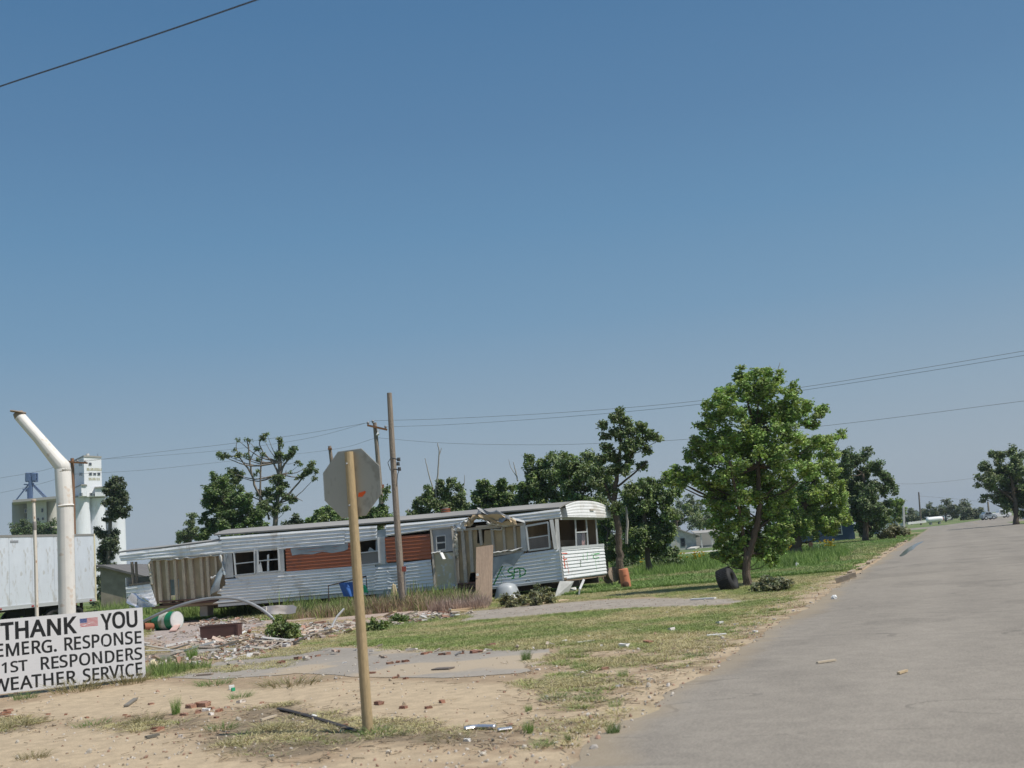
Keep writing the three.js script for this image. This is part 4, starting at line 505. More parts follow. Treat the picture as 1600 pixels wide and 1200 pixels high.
// ---------------------------------------------------------------- thank-you sign
{
  const c = document.createElement('canvas'); c.width = 2048; c.height = 928; const g = c.getContext('2d'), Wd = 2048, Ht = 928; g.fillStyle = '#dcdcdf'; g.fillRect(0, 0, Wd, Ht);
  let q = 11; const R = () => (q = (q * 16807) % 2147483647) / 2147483647; for (let i = 0; i < 500; i++) { g.fillStyle = `rgba(150,140,125,${R() * .07})`; g.fillRect(R() * Wd, R() * Ht, 4 + R() * 60, 2 + R() * 14); }
  const text = (t, x0, x1, y0, y1, w = 7) => { // stretched to its box
    g.save(); const size = 300; g.font = `${size}px sans-serif`; g.fillStyle = g.strokeStyle = '#15171a'; g.textBaseline = 'alphabetic'; const m = g.measureText(t).width, cap = size * .715;
    g.translate(x0 * Wd, y1 * Ht); g.scale((x1 - x0) * Wd / m, (y1 - y0) * Ht / cap); g.lineWidth = w * 2; let x = 0; for (const ch of t) { const cw = g.measureText(ch).width; g.save(); g.translate(x + (R() - .5) * 10, (R() - .5) * 8); g.rotate((R() - .5) * .045); g.scale(.98 + R() * .05, .97 + R() * .05); g.fillText(ch, 0, 0); g.strokeText(ch, 0, 0); g.restore(); x += cw; } g.restore();
  };
  text('THANK', .125, .575, .055, .275, 9); text('YOU', .735, .972, .045, .265, 9);
  text('EMERG.', .085, .46, .335, .505, 6); text('RESPONSE', .49, .985, .33, .505, 6); text('1ST', .115, .275, .585, .725, 6); text('RESPONDERS', .345, .985, .57, .735, 6); text('WEATHER', .065, .565, .795, .965, 6); text('SERVICE', .6, .985, .79, .965, 6);
  g.fillStyle = '#dcdcdf'; for (const [x, y] of [[.885, .14], [.955, .25], [.805, .25], [.93, .42], [.62, .41], [.74, .43], [.83, .42], [.90, .66], [.70, .65], [.93, .88], [.84, .87]]) g.fillRect(x * Wd, y * Ht, 7, 60);
  const fx = .6 * Wd, fy = .085 * Ht, fw = .112 * Wd, fh = .115 * Ht; for (let i = 0; i < 13; i++) { g.fillStyle = i % 2 ? '#d8cfd0' : '#b3323c'; g.fillRect(fx, fy + fh * i / 13, fw, fh / 13 + 1); } g.fillStyle = '#2b3f7c'; g.fillRect(fx, fy, fw * .4, fh * .54); g.fillStyle = '#e8e8ee'; for (let i = 0; i < 5; i++) for (let j = 0; j < 6; j++) g.fillRect(fx + 6 + j * fw * .065, fy + 5 + i * fh * .1, 5, 4);
  g.strokeStyle = '#dcdcdf'; g.lineWidth = 6; g.beginPath(); g.moveTo(fx, fy + fh * .95); g.quadraticCurveTo(fx + fw * .4, fy + fh * .75, fx + fw * .75, fy + fh * .5); g.stroke();
  const t = new THREE.CanvasTexture(c); t.colorSpace = THREE.SRGBColorSpace;
  const q4 = [at(-30, 1088, 16.9), at(228, 1058, 18), at(222.5, 949, 18), at(-33, 971, 16.9)], base = q4[0].clone().lerp(q4[1], .5).setY(0), s = thing('message_sign', 'large white hand lettered thank-you board standing in the weeds', 'sign', base);
  put('board', slab(q4, .018), mat([1, 1, 1], .6, { map: t }), s); for (const f of [.2, .8]) { const p = q4[0].clone().lerp(q4[1], f), p2 = q4[3].clone().lerp(q4[2], f), k = V(-.02, 0, -.06); p.y = -.1; put('stake', bar(p.add(k), p2.add(k).add(V(0, -.1, 0)), .05, .05), M.stud, s); }
}
// ---------------------------------------------------------------- white pipe sign pole, thin pole
{
  const d = 22, b = at(105, 985, d).setY(0), s = thing('sign_pole', 'tall white rust streaked pipe pole with an angled arm', 'pole', b), m = mat([1, 1, 1], .55, { map: metalTex([.80, .77, .73], [.60, .42, .28], .4, .3) });
  put('pole', tube([V(b.x, -.2, b.z), at(104, 900, d), at(102, 800, d), at(98, 733, d)], [.165, .162, .16, .158], 20), m, s);
  put('arm', tube([at(99, 738, d), at(97, 728, d), at(88, 718, d), at(60, 684, d), at(31, 651, d)], [.158, .155, .14, .115, .11], 18), m, s);
  { const a = at(31, 651, d), e = at(28, 645, d); put('flange', [tube([e, at(28.5, 642.5, d)], [.155, .155], 20), tube([a, e], [.11, .10], 14)], mat([.38, .30, .24], .7, { map: grain }), s); }
  const n = at(103, 780, d), cl = put('collar', tube([at(102.2, 792, d), at(102, 789, d)], [.166, .166], 20), m, s);
  const d2 = 25, b2 = at(58, 975, d2).setY(0), t = thing('thin_pole', 'thin rusty white pole between sign pole and trailer edge', 'pole', b2);
  put('pole', tube([V(b2.x, -.2, b2.z), at(56, 880, d2), at(52.5, 783, d2)], [.042, .04, .038], 10), mat([1, 1, 1], .6, { map: metalTex([.74, .68, .60], [.42, .24, .14], .9, .15) }), t);
  put('cap', tube([at(52.5, 784, d2), at(52.4, 780, d2)], [.06, .055], 10), mat([.45, .36, .28], .7), t); put('rust_band', tube([at(54.2, 828, d2), at(54, 815, d2)], [.043, .042], 10), mat([.28, .26, .25], .8), t);
}
// ---------------------------------------------------------------- semi trailer, left
{
  const R = at(150, 938, 44.5), L = at(0, 951, 39.6), u = R.clone().sub(L).setY(0).normalize(), turn = Math.atan2(u.z, u.x), pl = new Plane(R, turn), s = thing('semi_trailer', 'white box semi trailer with scuffed side', 'trailer', V(R.x, 0, R.z), -turn);
  const y0 = 0, y1 = pl.uv(150, 834)[1], LEN = 10.5, Wd = 2.5, b = (a0, a1, c0, c1, z0, z1) => { const g = new THREE.BoxGeometry(a1 - a0, c1 - c0, z1 - z0).translate((a0 + a1) / 2, (c0 + c1) / 2, (z0 + z1) / 2); return g.applyMatrix4(new THREE.Matrix4().makeBasis(pl.u, V(0, 1, 0), pl.n).setPosition(pl.o)); };
  for (let i = 0; i < 9; i++) { const a0 = -LEN + i * LEN / 9, g = b(a0 + .004, a0 + LEN / 9 - .004, y0 + .1, y1 - .08, -.03, 0); put('side_panel', g, M.trailer, s); }
  put('box', [b(-LEN, 0, y0 + .05, y1 - .02, -Wd, -.035)], M.trailer, s); put('bottom_rail', b(-LEN, .01, y0 - .03, y0 + .11, -.06, .02), mat([.66, .68, .70], .5, { map: grain }), s);
  put('top_rail', b(-LEN, .01, y1 - .085, y1, -.06, .012), mat([.36, .35, .33], .6, { map: grain }), s); put('corner_post', b(-.05, .02, y0 - .03, y1, -.06, .025), mat([.75, .68, .48], .55), s);
  put('rear_door', [b(.0, .03, y0, y1 - .05, -1.22, -.07), b(.0, .03, y0, y1 - .05, -2.42, -1.26)], M.white, s);
  const under = -pl.o.y, tyre = (a, z) => { const c = pl.w(a, -pl.o.y + .5, z), g = new THREE.TorusGeometry(.36, .145, 10, 28).scale(1, 1, 1.1); const m4 = new THREE.Matrix4().makeBasis(pl.u, V(0, 1, 0), pl.n).setPosition(c); const w = put('wheel', new THREE.CylinderGeometry(.3, .3, .16, 20).rotateX(Math.PI / 2).applyMatrix4(m4), mat([.3, .3, .3], .6), s); put('tyre', g.applyMatrix4(m4), M.rubber, w); };
  for (const a of [-1.0, -2.2]) for (const z of [-.25, -Wd + .25]) tyre(a, z);
  put('bogie', [b(-3, -.3, -.35, -.04, -1.7, -.8), b(-LEN, 0, -.12, -.03, -1.5, -1.0)], mat([.05, .05, .05], .8), s); put('underride_bar', [b(-.12, -.04, -.62, -.52, -2.4, -.1), b(-.12, -.04, -.55, 0, -.7, -.6), b(-.12, -.04, -.55, 0, -1.9, -1.8)], mat([.16, .10, .08], .8), s);
  put('landing_gear', [b(-8.7, -8.55, under, -.05, -.6, -.45), b(-8.7, -8.55, under, -.05, -2.05, -1.9)], M.steel, s);
  for (const a of [-.4, -2, -3.6, -5.2]) put('marker_lamp', b(a, a + .12, y0 - .0, y0 + .05, .02, .035), M.tail, s); put('vent_plate', b(-4.6, -4.2, y1 - .28, y1 - .2, 0, .012), mat([.3, .31, .33], .6), s);
}
// ---------------------------------------------------------------- grain elevator, far left
{
  const D = 320, k = D / FOCAL, P = (x, d = D) => { const p = at(x, 800, d); return V(p.x, 0, p.z); }, yAt = (x, y, d = D) => at(x, y, d).y;
  const conc = mat([.90, .905, .92], .85, { map: metalTex([.92, .93, .97], [.6, .57, .52], .35, .9) }), grey = mat([.62, .61, .58], .85, { map: metalTex([.95, .94, .92], [.55, .5, .45], .5, .35) }), pane = mat([.06, .07, .09], .2), ledge = mat([.35, .34, .32], .9);
  const prism = (pts, a, b) => { const s = new THREE.Shape(pts.map((p) => new THREE.Vector2(p.x, -p.z))); return new THREE.ExtrudeGeometry(s, { depth: b - a, bevelEnabled: false }).rotateX(-Math.PI / 2).translate(0, a, 0); };
  const e = thing('grain_elevator', 'tall white concrete grain elevator with windowed headhouse', 'grain elevator', P(140));
  const A = P(114.5, 326), B = P(133, 315), C = P(160.5, 321), Dd = A.clone().add(C).sub(B), top = yAt(135, 717), mid = yAt(135, 762), sil = yAt(135, 778);
  put('headhouse', prism([A, B, C, Dd], sil, top), conc, e); put('parapet', prism([A, B, C, Dd].map((p) => p.clone().sub(A.clone().lerp(C, .5)).multiplyScalar(1.03).add(A.clone().lerp(C, .5))), top, top + .5), ledge, e);
  put('lower_house', prism([P(113, 322), P(128, 312), P(136, 313.5), Dd], sil, mid), conc, e); put('lower_house', prism([P(149, 317), P(164, 318), P(166, 326), P(150, 330)], sil, yAt(150, 764)), conc, e);
  put('ledge', [prism([P(112.5, 322), P(128, 311.5), P(136.5, 313), Dd], mid, mid + .35), prism([P(148.5, 316.5), P(164.5, 317.5), P(166.5, 326.5), P(150, 330.5)], yAt(150, 764), yAt(150, 764) + .35)], ledge, e);
  const L = new Plane(B, Math.atan2(B.z - A.z, B.x - A.x)), Rt = new Plane(B, Math.atan2(C.z - B.z, C.x - B.x)), F = new Plane(P(128, 312), Math.atan2(P(128, 312).z - P(113, 322).z, P(128, 312).x - P(113, 322).x));
  const w = (pl, x, y, ww, hh, off = .12) => { const f = put('window', onPlane(pl, [[x, y + hh], [x + ww, y + hh], [x + ww, y], [x, y]], .3, off), mat([.55, .55, .54], .8), e); put('pane', onPlane(pl, [[x + .5, y + hh - .5], [x + ww - .5, y + hh - .5], [x + ww - .5, y + .5], [x + .5, y + .5]], .1, off + .03), pane, f); };
  for (const [x, y] of [[138, 722.5], [138.5, 738], [151.5, 738]]) w(Rt, x, y, 5, 5); for (const [x, y] of [[123.5, 723], [124, 738.5]]) w(L, x, y, 5, 5); w(F, 124.5, 770, 4, 5); w(Rt, 145, 738.5, 5, 4.2);
  for (const [x, y] of [[139.5, 770], [146, 771], [150, 771]]) w(Rt, x, y, 4, 5, .2);
  const olive = mat([.42, .40, .27], .8), mark = (x0, x1, y, h) => { const out = []; for (let x = x0; x < x1; x += 2.1) out.push(onPlane(Rt, [[x, y + h], [x + 1.5, y + h], [x + 1.6, y + h * .1], [x + (x * 7 % 1 > .5 ? .8 : 0), y]], .06, .06)); return out; };
  put('faded_lettering', [...mark(135.5, 149, 731, 4.5), ...mark(150.5, 158, 731.3, 4.5)], olive, e).userData.kind = 'stuff'; put('faded_lettering', [...mark(138.5, 149, 746.2, 4.2), ...mark(152, 156, 746.4, 4.2)], olive, e).userData.kind = 'stuff';
  const silo = (x, d, r, y) => { const p = P(x, d), h = yAt(x, y, d); return new THREE.CylinderGeometry(r, r, h + 2, 40).translate(p.x, h / 2 - 1, p.z); };
  for (const [x, d, wpx, y] of [[126, 318, 28, 778], [151, 322, 26, 779], [180, 330, 30, 806], [138, 336, 26, 779], [168, 340, 26, 800]]) { put('silo', silo(x, d, wpx * k / 2, y), conc, e); const p = P(x, d), h = yAt(x, y, d); put('silo_rim', new THREE.CylinderGeometry(wpx * k / 2 + .2, wpx * k / 2 + .2, .5, 40).translate(p.x, h + .25, p.z), ledge, e); }
  put('roof_mast', [tube([at(137, 717, 321), at(136.8, 709, 321)], [.7, .45], 8), tube([at(139.5, 717, 321), at(139.3, 713, 321)], [.25, .2], 6)], grey, e); put('antenna', tube([at(153, 719, 322), at(152.8, 709, 322)], [.12, .1], 5), M.steel, e);
  const g = thing('grain_bins', 'lower grey grain silos under a blue steel elevator leg', 'silo', P(55));
  for (const [x, d, wpx, y, m] of [[32, 318, 24, 784.5, mat([.48, .46, .43], .85, { map: grain })], [82, 318, 18, 783, grey], [58, 326, 36, 782, grey], [95, 324, 18, 783, grey]]) put('silo', silo(x, d, wpx * k / 2, y), m, g);
  const bl = new Plane(P(50, 311), 0), hb = yAt(60, 783, 311); put('bin_house', prism([P(42, 311), P(73, 311), P(73, 326), P(42, 326)], 0, hb), grey, g); put('bin_deck', prism([P(20, 308), P(89, 308), P(89, 330), P(20, 330)], hb, hb + .7), mat([.5, .47, .45], .9), g);
  const wb = (x, y, ww, hh) => { const f = put('window', onPlane(bl, [[x, y + hh], [x + ww, y + hh], [x + ww, y], [x, y]], .3, .15), mat([.55, .5, .48], .8), g); put('pane', onPlane(bl, [[x + .6, y + hh - .6], [x + ww - .6, y + hh - .6], [x + ww - .6, y + .6], [x + .6, y + .6]], .1, .2), pane, f); }; for (const [x, y, h] of [[38.5, 795, 6.5], [52, 795, 7], [64.5, 794, 7], [58, 809, 5], [65.5, 808, 5], [38, 810, 5]]) wb(x, y, 4, h);
  const leg = mat([.11, .17, .30], .55), st = (pts, r) => tube(pts.map(([x, y]) => at(x, y, 318)), r, 5), lt = put('elevator_leg', [bar(at(48.5, 783, 318), at(47.5, 745, 318), .9, .9), bar(at(45, 783, 318), at(44, 762, 318), .6, .6)], leg, g);
  const fr = []; for (const y of [739.5, 746, 752]) fr.push([[40.5, y], [58.5, y + .5]]); for (const x of [40.5, 46, 50, 58.5]) fr.push([[x, 739.5], [x, 752.5]]); put('leg_platform', [...fr.map((q) => st(q, .22)), bar(at(44.5, 752, 318), at(44.5, 740, 318), .9, 1.5), bar(at(54, 751, 318), at(54, 740, 318), .9, 1.2), bar(at(36, 764.5, 318), at(46, 764, 318), .3, .8), bar(at(38, 757, 318), at(42, 757, 318), .3, .8)], leg, lt);
  put('spout', [[[47, 754], [24, 783]], [[51, 755], [78, 782]], [[50, 757], [72, 780]], [[48, 758], [40, 768]]].map((q) => st(q, .22)), leg, g);
}
// ---------------------------------------------------------------- poles and wires
function utilityPole(label, d, pts, w, arm, mtl = M.pole, group) {
  const p = pts.map(([x, y]) => at(x, y, d)); p[p.length - 1].y = -.2; const t = thing('utility_pole', label, 'utility pole', V(p[p.length - 1].x, 0, p[p.length - 1].z), 0, group);
  put('pole', tube(p, p.map((_, i) => w / 2 * lerp(.85, 1.1, i / (p.length - 1))), 12), mtl, t);
  if (arm) { arm = arm[0]; const a = put('crossarm', bar(at(...arm[0], d - .2), at(...arm[1], d - .2), .16, .12, V(0, 1, 0)), mat([.34, .165, .075], .9, { map: tWood }), t); for (const [x, y] of arm[2]) put('insulator', [tube([at(x, y + 3, d - .2), at(x, y, d - .2)], [.05, .08], 8), new THREE.SphereGeometry(.09, 8, 6).translate(...at(x, y - .3, d - .2).toArray())], mat([.30, .29, .30], .3), t); }
  return t;
}
{
  const p2 = utilityPole('brown utility pole with a tilted crossarm behind the stop sign', 70, [[585.5, 660.5], [589, 700], [595, 770], [602, 884 + 36]], .30, [[[574, 664.5], [605, 671.5], [[575, 661], [582.5, 658.5], [602.5, 667]]]]);
  put('transformer_bracket', [tube([at(592, 677, 69.6), at(589, 680, 69.6)], .09, 6), bar(at(593, 671, 69.7), at(588, 680, 69.7), .06, .06)], M.paper, p2); put('warning_tag', bar(at(598.5, 757, 69.6), at(598.8, 766, 69.6), .12, .03), M.orange, p2);
  utilityPole('short grey utility pole top showing left of the stop sign', 85, [[515, 697], [518, 720], [528, 889 + 30]], .3, [[[512.5, 701.5], [518.5, 701], []]], mat([.36, .29, .24], .9, { map: tWood }));
  utilityPole('reddish brown utility pole before the grain elevator', 82, [[112.8, 716], [114, 760], [115.5, 836], [117, 928 + 30]], .30, [[[107, 722], [136.5, 723.5], [[108, 720.5], [121, 720.5], [133, 721.5]]]], M.poleRed);
  const p4 = thing('utility_pole', 'tall bare weathered pole standing in weeds against the mobile home', 'utility pole', at(632, 948, 35.6).setY(0));
  put('pole', tube([at(608.3, 614, 35.6), at(613, 700, 35.6), at(620, 810, 35.6), at(628, 925, 35.6), at(630, 955, 35.6)].map((p, i) => (i === 4 ? p.setY(-.2) : p)), [.082, .095, .105, .118, .12], 12), M.pole, p4);
  put('hardware', [tube([at(614, 716, 35.5), at(622, 718, 35.3)], .02, 5), tube([at(615, 733, 35.5), at(624, 734, 35.3)], .02, 5), ...[[623, 718], [624, 733], [622, 725]].map(([x, y]) => tube([at(x, y - 3, 35.3), at(x, y + 2.4, 35.3)], [.05, .06], 8)), tube([at(611, 715, 35.5), at(606, 723, 35.4), at(610, 735, 35.5)], .012, 4), tube([at(624, 734, 35.3), at(621, 742, 35.3), at(620, 760, 35.45)], .012, 4)], mat([.07, .07, .07], .6), p4);
  put('meter_box', [bar(at(631, 885, 35.3), at(631.5, 893, 35.3), .13, .1)], mat([.25, .06, .04], .6), p4); put('conduit', tube([at(631.5, 893, 35.35), at(634, 930, 35.4)], .03, 6), M.galv, p4);
  utilityPole('slim dark pole far down the street beside the white tank', 235, [[1435.5, 769], [1437, 790], [1438.8, 818]], .34, null, mat([.18, .15, .13], .9));
  utilityPole('pole over the parked cars under the tree', 280, [[1543.5, 784], [1545, 800], [1545.5, 812]], .5, null, mat([.3, .25, .2], .9));
  const wire = (label, pts, r = .014, group) => tag(put('power_line', tube(curve(pts.map(([x, y, d]) => at(x, y, d)), 48), r * .62, 5, false), M.wire), label, 'power line', group);
  tag(put('power_line', tube(curve([[-120, 178, 9.5], [0, 135, 9], [130, 92, 8.6], [270, 45, 8.2], [400, 0, 7.8], [520, -42, 7.4]].map(([x, y, d]) => at(x, y, d)), 60), .0062, 6, false), mat([.05, .045, .05], .6)), 'thick dark cable crossing the upper left sky', 'power line');
  wire('upper wire from brown crossarm rising behind the biggest tree', [[583, 657.5, 70], [700, 654, 67], [900, 643, 63], [1090, 626.5, 59], [1260, 604, 56], [1430, 577, 53], [1620, 545, 50]], .018);
  wire('second wire from brown crossarm just under the upper one', [[603, 667, 70], [700, 663.5, 67], [900, 650, 63], [1090, 632, 59], [1260, 609, 56], [1430, 583, 53], [1620, 552, 50]], .016);
  wire('low sagging wire right of the brown pole', [[589, 684, 70], [690, 692, 67], [840, 695, 63], [960, 692, 60], [1050, 688, 58], [1300, 664, 53], [1620, 624, 48]], .015);
  wire('upper wire between elevator pole and brown crossarm', [[133, 721, 81.8], [250, 706, 79], [370, 692, 76], [480, 677, 73], [575, 660.5, 69.8]], .018);
  wire('middle wire between elevator pole and brown crossarm', [[121, 720, 81.8], [260, 711, 79], [380, 700, 76], [490, 683, 73], [582.5, 658, 69.8]], .015);
  wire('lowest wire between elevator pole and the poles beyond', [[115, 741, 82], [230, 734, 81.5], [345, 722, 82], [430, 713, 84], [515, 703, 85], [589, 684, 70]], .016);
  wire('upper wire left of the elevator pole', [[108, 720.5, 82], [75, 733, 84], [30, 742, 86], [-60, 756, 90]], .018); wire('lower wire left of the elevator pole', [[114, 740, 82], [70, 754, 84], [20, 766, 86], [-60, 782, 90]], .016);
  wire('thin wire between dark tree and right edge tree', [[1386, 752, 95], [1410, 756, 97], [1470, 753, 102], [1540, 745, 108]], .018); wire('thin sagging wire from the slim far pole', [[1437, 775, 235], [1475, 778, 240], [1510, 781, 250], [1543, 786, 280]], .04);
}
// ---------------------------------------------------------------- houses
function house(name, label, d, [x0, x1], yEave, yRidge, yBase, wallM, roofM, deep = 7, o = {}) { // gable end towards the viewer
  const a = at(x0, yBase, d), b = at(x1, yBase, d), t = Math.atan2(b.z - a.z, b.x - a.x) + (o.turn ?? 0), p = new Plane(V(a.x, 0, a.z), t), w = Math.hypot(b.x - a.x, b.z - a.z), h = at((x0 + x1) / 2, yEave, d).y, r = at((x0 + x1) / 2, yRidge, d).y, pk = (o.peak ?? .5) * w, s = thing(name, label, 'house', V(a.x, 0, a.z), -t);
  put('wall', onPlane(p, [[0, -.2], [w, -.2], [w, h], [pk, r], [0, o.left ?? h]], deep, 0, true), wallM, s);
  const q = (u0, y0, u1, y1) => { const nx = y0 - y1, ny = u1 - u0, l = Math.hypot(nx, ny), k = .14 / l; return onPlane(p, [[u0, y0], [u1, y1], [u1 + nx * k, y1 + ny * k], [u0 + nx * k, y0 + ny * k]], deep + .6, .35, true); };
  const sl = (r - h) / (w - pk); put('roof', [q(pk, r + .005, w + .5, h - .5 * sl + .005), q(-.4, (o.left ?? h) - .4 * (r - (o.left ?? h)) / Math.max(.01, pk) + .005, pk, r + .005)], roofM, s);
  const win = (x, y, ww, hh) => { const f = put('window', onPlane(p, [[x, y], [x + ww, y], [x + ww, y + hh], [x, y + hh]], .08, .05, true), o.trim ?? M.white, s); const k = .09; put('pane', [onPlane(p, [[x + k, y + k], [x + ww - k, y + k], [x + ww - k, y + hh / 2 - .03], [x + k, y + hh / 2 - .03]], .02, .07, true), onPlane(p, [[x + k, y + hh / 2 + .03], [x + ww - k, y + hh / 2 + .03], [x + ww - k, y + hh - k], [x + k, y + hh - k]], .02, .07, true)], M.window, f); };
  (o.wins ?? []).forEach((v) => win(...v)); return { s, p, w, h, r };
}
{
  const W1 = house('house', 'small white house with a grey roof seen right of the leafy tree', 150, [1049, 1089], 838.5, 825, 858, mat([.62, .62, .60], .8, { map: grain }), mat([.48, .46, .45], .9, { map: grain }), 8, { peak: .25, left: 2.7, trim: mat([.12, .12, .13], .7), wins: [[1.35, .45, .62, 1.15]] });
  const p = W1.p; for (const x of [4.0, 5.4, 6.6]) put('porch_post', bar(p.w(x, 0, 1.2), p.w(x, 2.05, 1.2), .14, .14), M.white, W1.s); put('porch_roof', slab([p.w(3.2, 2.1, 1.5), p.w(7.4, 2.0, 1.5), p.w(7.4, 2.35, -2), p.w(3.2, 2.45, -2)], .1), M.concreteGrey, W1.s); for (let i = 0; i < 7; i++) put('railing_slat', bar(p.w(5.4 + i * .28, 0.05, 1.2), p.w(5.4 + i * .28, .85, 1.2), .05, .04), M.white, W1.s); put('railing', bar(p.w(5.3, .87, 1.2), p.w(7.3, .87, 1.2), .07, .06), M.white, W1.s); put('porch_floor', slab([p.w(3.2, .12, 1.6), p.w(7.5, .12, 1.6), p.w(7.5, .12, -1), p.w(3.2, .12, -1)], .14), M.concrete, W1.s); put('porch_back_wall', slab([p.w(3.6, 0, -2.5), p.w(8, 0, -2.5), p.w(8, 2.4, -2.5), p.w(3.6, 2.4, -2.5)], .1), mat([.5, .5, .5], .8), W1.s);
  const plank = (name, label, cat, a, b, w, h, m) => { const t = thing(name, label, cat, V(a.x, 0, a.z)); put('slab', bar(a, b, w, h, V(0, 1, 0)), m, t); };
  plank('concrete_ramp', 'pale ramp slab tilted before the white house porch', 'ramp', ground(1080, 859).setY(.1), ground(1100, 855).setY(.55), 1.1, .18, M.concrete);
  tag(put('driveway', slab([ground(1058, 872), ground(1120, 864), ground(1122, 859.5), ground(1066, 865)].map((q) => q.setY(.03)), .03), M.concrete), 'pale concrete drive before the white house', null, null, 'structure');
  tag(put('white_post', bar(at(1057, 858, 148).setY(-.1), at(1056, 843, 148), .12, .12), M.studGrey), 'short dark post at the left of the white house', 'post');
  const W2 = house('house', 'dark blue house in the shade of trees with a white window', 108, [1250, 1334], 811, 795, 840, mat([.022, .05, .10], .7), mat([.16, .16, .17], .9, { map: grain }), 8, { turn: .12, peak: .55, wins: [[3.35, .55, .72, 1.2]] });
  tag(put('tarp_heap', new THREE.SphereGeometry(.55, 14, 8).scale(1.7, .6, .8).translate(...ground(1252, 846).setY(.15).toArray()), M.blue), 'bright blue covered heap at the left of the blue house', 'tarp');
  house('house', 'pale blue grey house behind the sapling', 135, [1374, 1413], 806, 797, 833, mat([.62, .68, .72], .8, { map: grain }), mat([.45, .44, .44], .9), 6, { peak: .6 });
  tag(put('white_post', bar(at(1413, 834, 118).setY(-.1), at(1411.5, 790, 118), .2, .2), M.white), 'tall white post right of the sapling', 'post');
  house('house', 'tan house with a dark sloping roof left behind the mobile home', 75, [158, 236], 908, 884, 940, mat([.42, .36, .28], .85, { map: grain }), mat([.20, .19, .185], .9, { map: grain }), 8, { peak: .1, left: 3.0 });
  house('house', 'small white house far behind the slim pole', 330, [1428, 1437], 801, 797, 810, M.white, mat([.4, .4, .4], .9), 4);
  house('house', 'pale house half hidden behind the right edge tree', 160, [1632, 1690], 784, 770, 808, mat([.70, .72, .74], .8), mat([.4, .39, .38], .9), 7, { wins: [[1.1, .6, .7, 1.1]] });
}
// ---------------------------------------------------------------- vehicles and tank at the end of the street
function vehicle(name, label, cat, x0, x1, yb, d, prof, wheels, glass, paint, flip) { // profile in metres (x along, y up), x from 0
  const a = ground(x0, yb), dd = d, A = at(x0, yb, dd).setY(0), B = at(x1, yb, dd).setY(0), u = B.clone().sub(A), L = u.length(); const t = Math.atan2(u.z, u.x), p = new Plane(A, t), s = thing(name, label, cat, A, -t), wd = 1.75, sc = L / prof.len;
  const S = new THREE.Shape(prof.body.map(([x, y]) => new THREE.Vector2(x * sc, y))); put('body', new THREE.ExtrudeGeometry(S, { depth: wd - .12, bevelEnabled: true, bevelSize: .06, bevelThickness: .06, bevelSegments: 2 }).translate(0, 0, -wd + .06).applyMatrix4(new THREE.Matrix4().makeBasis(p.u, V(0, 1, 0), p.n).setPosition(p.o)), paint, s);
  for (const g of glass) put('window', onPlane(p, g.map(([x, y]) => [x * sc, y]), .03, .085, true), M.window, s); if (prof.wind) for (const q of prof.wind) put('windscreen', slab([p.w(q[0] * sc, q[1], -.15), p.w(q[0] * sc, q[1], -wd + .15), p.w(q[2] * sc, q[3], -wd + .25), p.w(q[2] * sc, q[3], -.25)], .04), M.window, s);
  for (const x of wheels) for (const z of [-.02, -wd + .1]) { const w = put('wheel', new THREE.CylinderGeometry(.2, .2, .24, 16).rotateX(Math.PI / 2).rotateY(-t).translate(...p.w(x * sc, .36, z).toArray()), M.alu, s); put('tyre', new THREE.TorusGeometry(.27, .1, 8, 20).rotateY(-t).translate(...p.w(x * sc, .36, z).toArray()), M.rubber, w); }
  put('bumper', [bar(p.w(-.08, .5, -.1), p.w(-.08, .5, -wd + .1), .2, .12, V(0, 1, 0)), bar(p.w(L + .08, .5, -.1), p.w(L + .08, .5, -wd + .1), .2, .12, V(0, 1, 0))], M.steel, s); put('headlamp', bar(p.w(L + .07, .75, -.15), p.w(L + .07, .75, -.45), .16, .04, V(0, 1, 0)), M.chrome, s); put('tail_lamp', bar(p.w(-.07, .8, -.1), p.w(-.07, .8, -.3), .24, .04, V(0, 1, 0)), M.tail, s); return s;
}
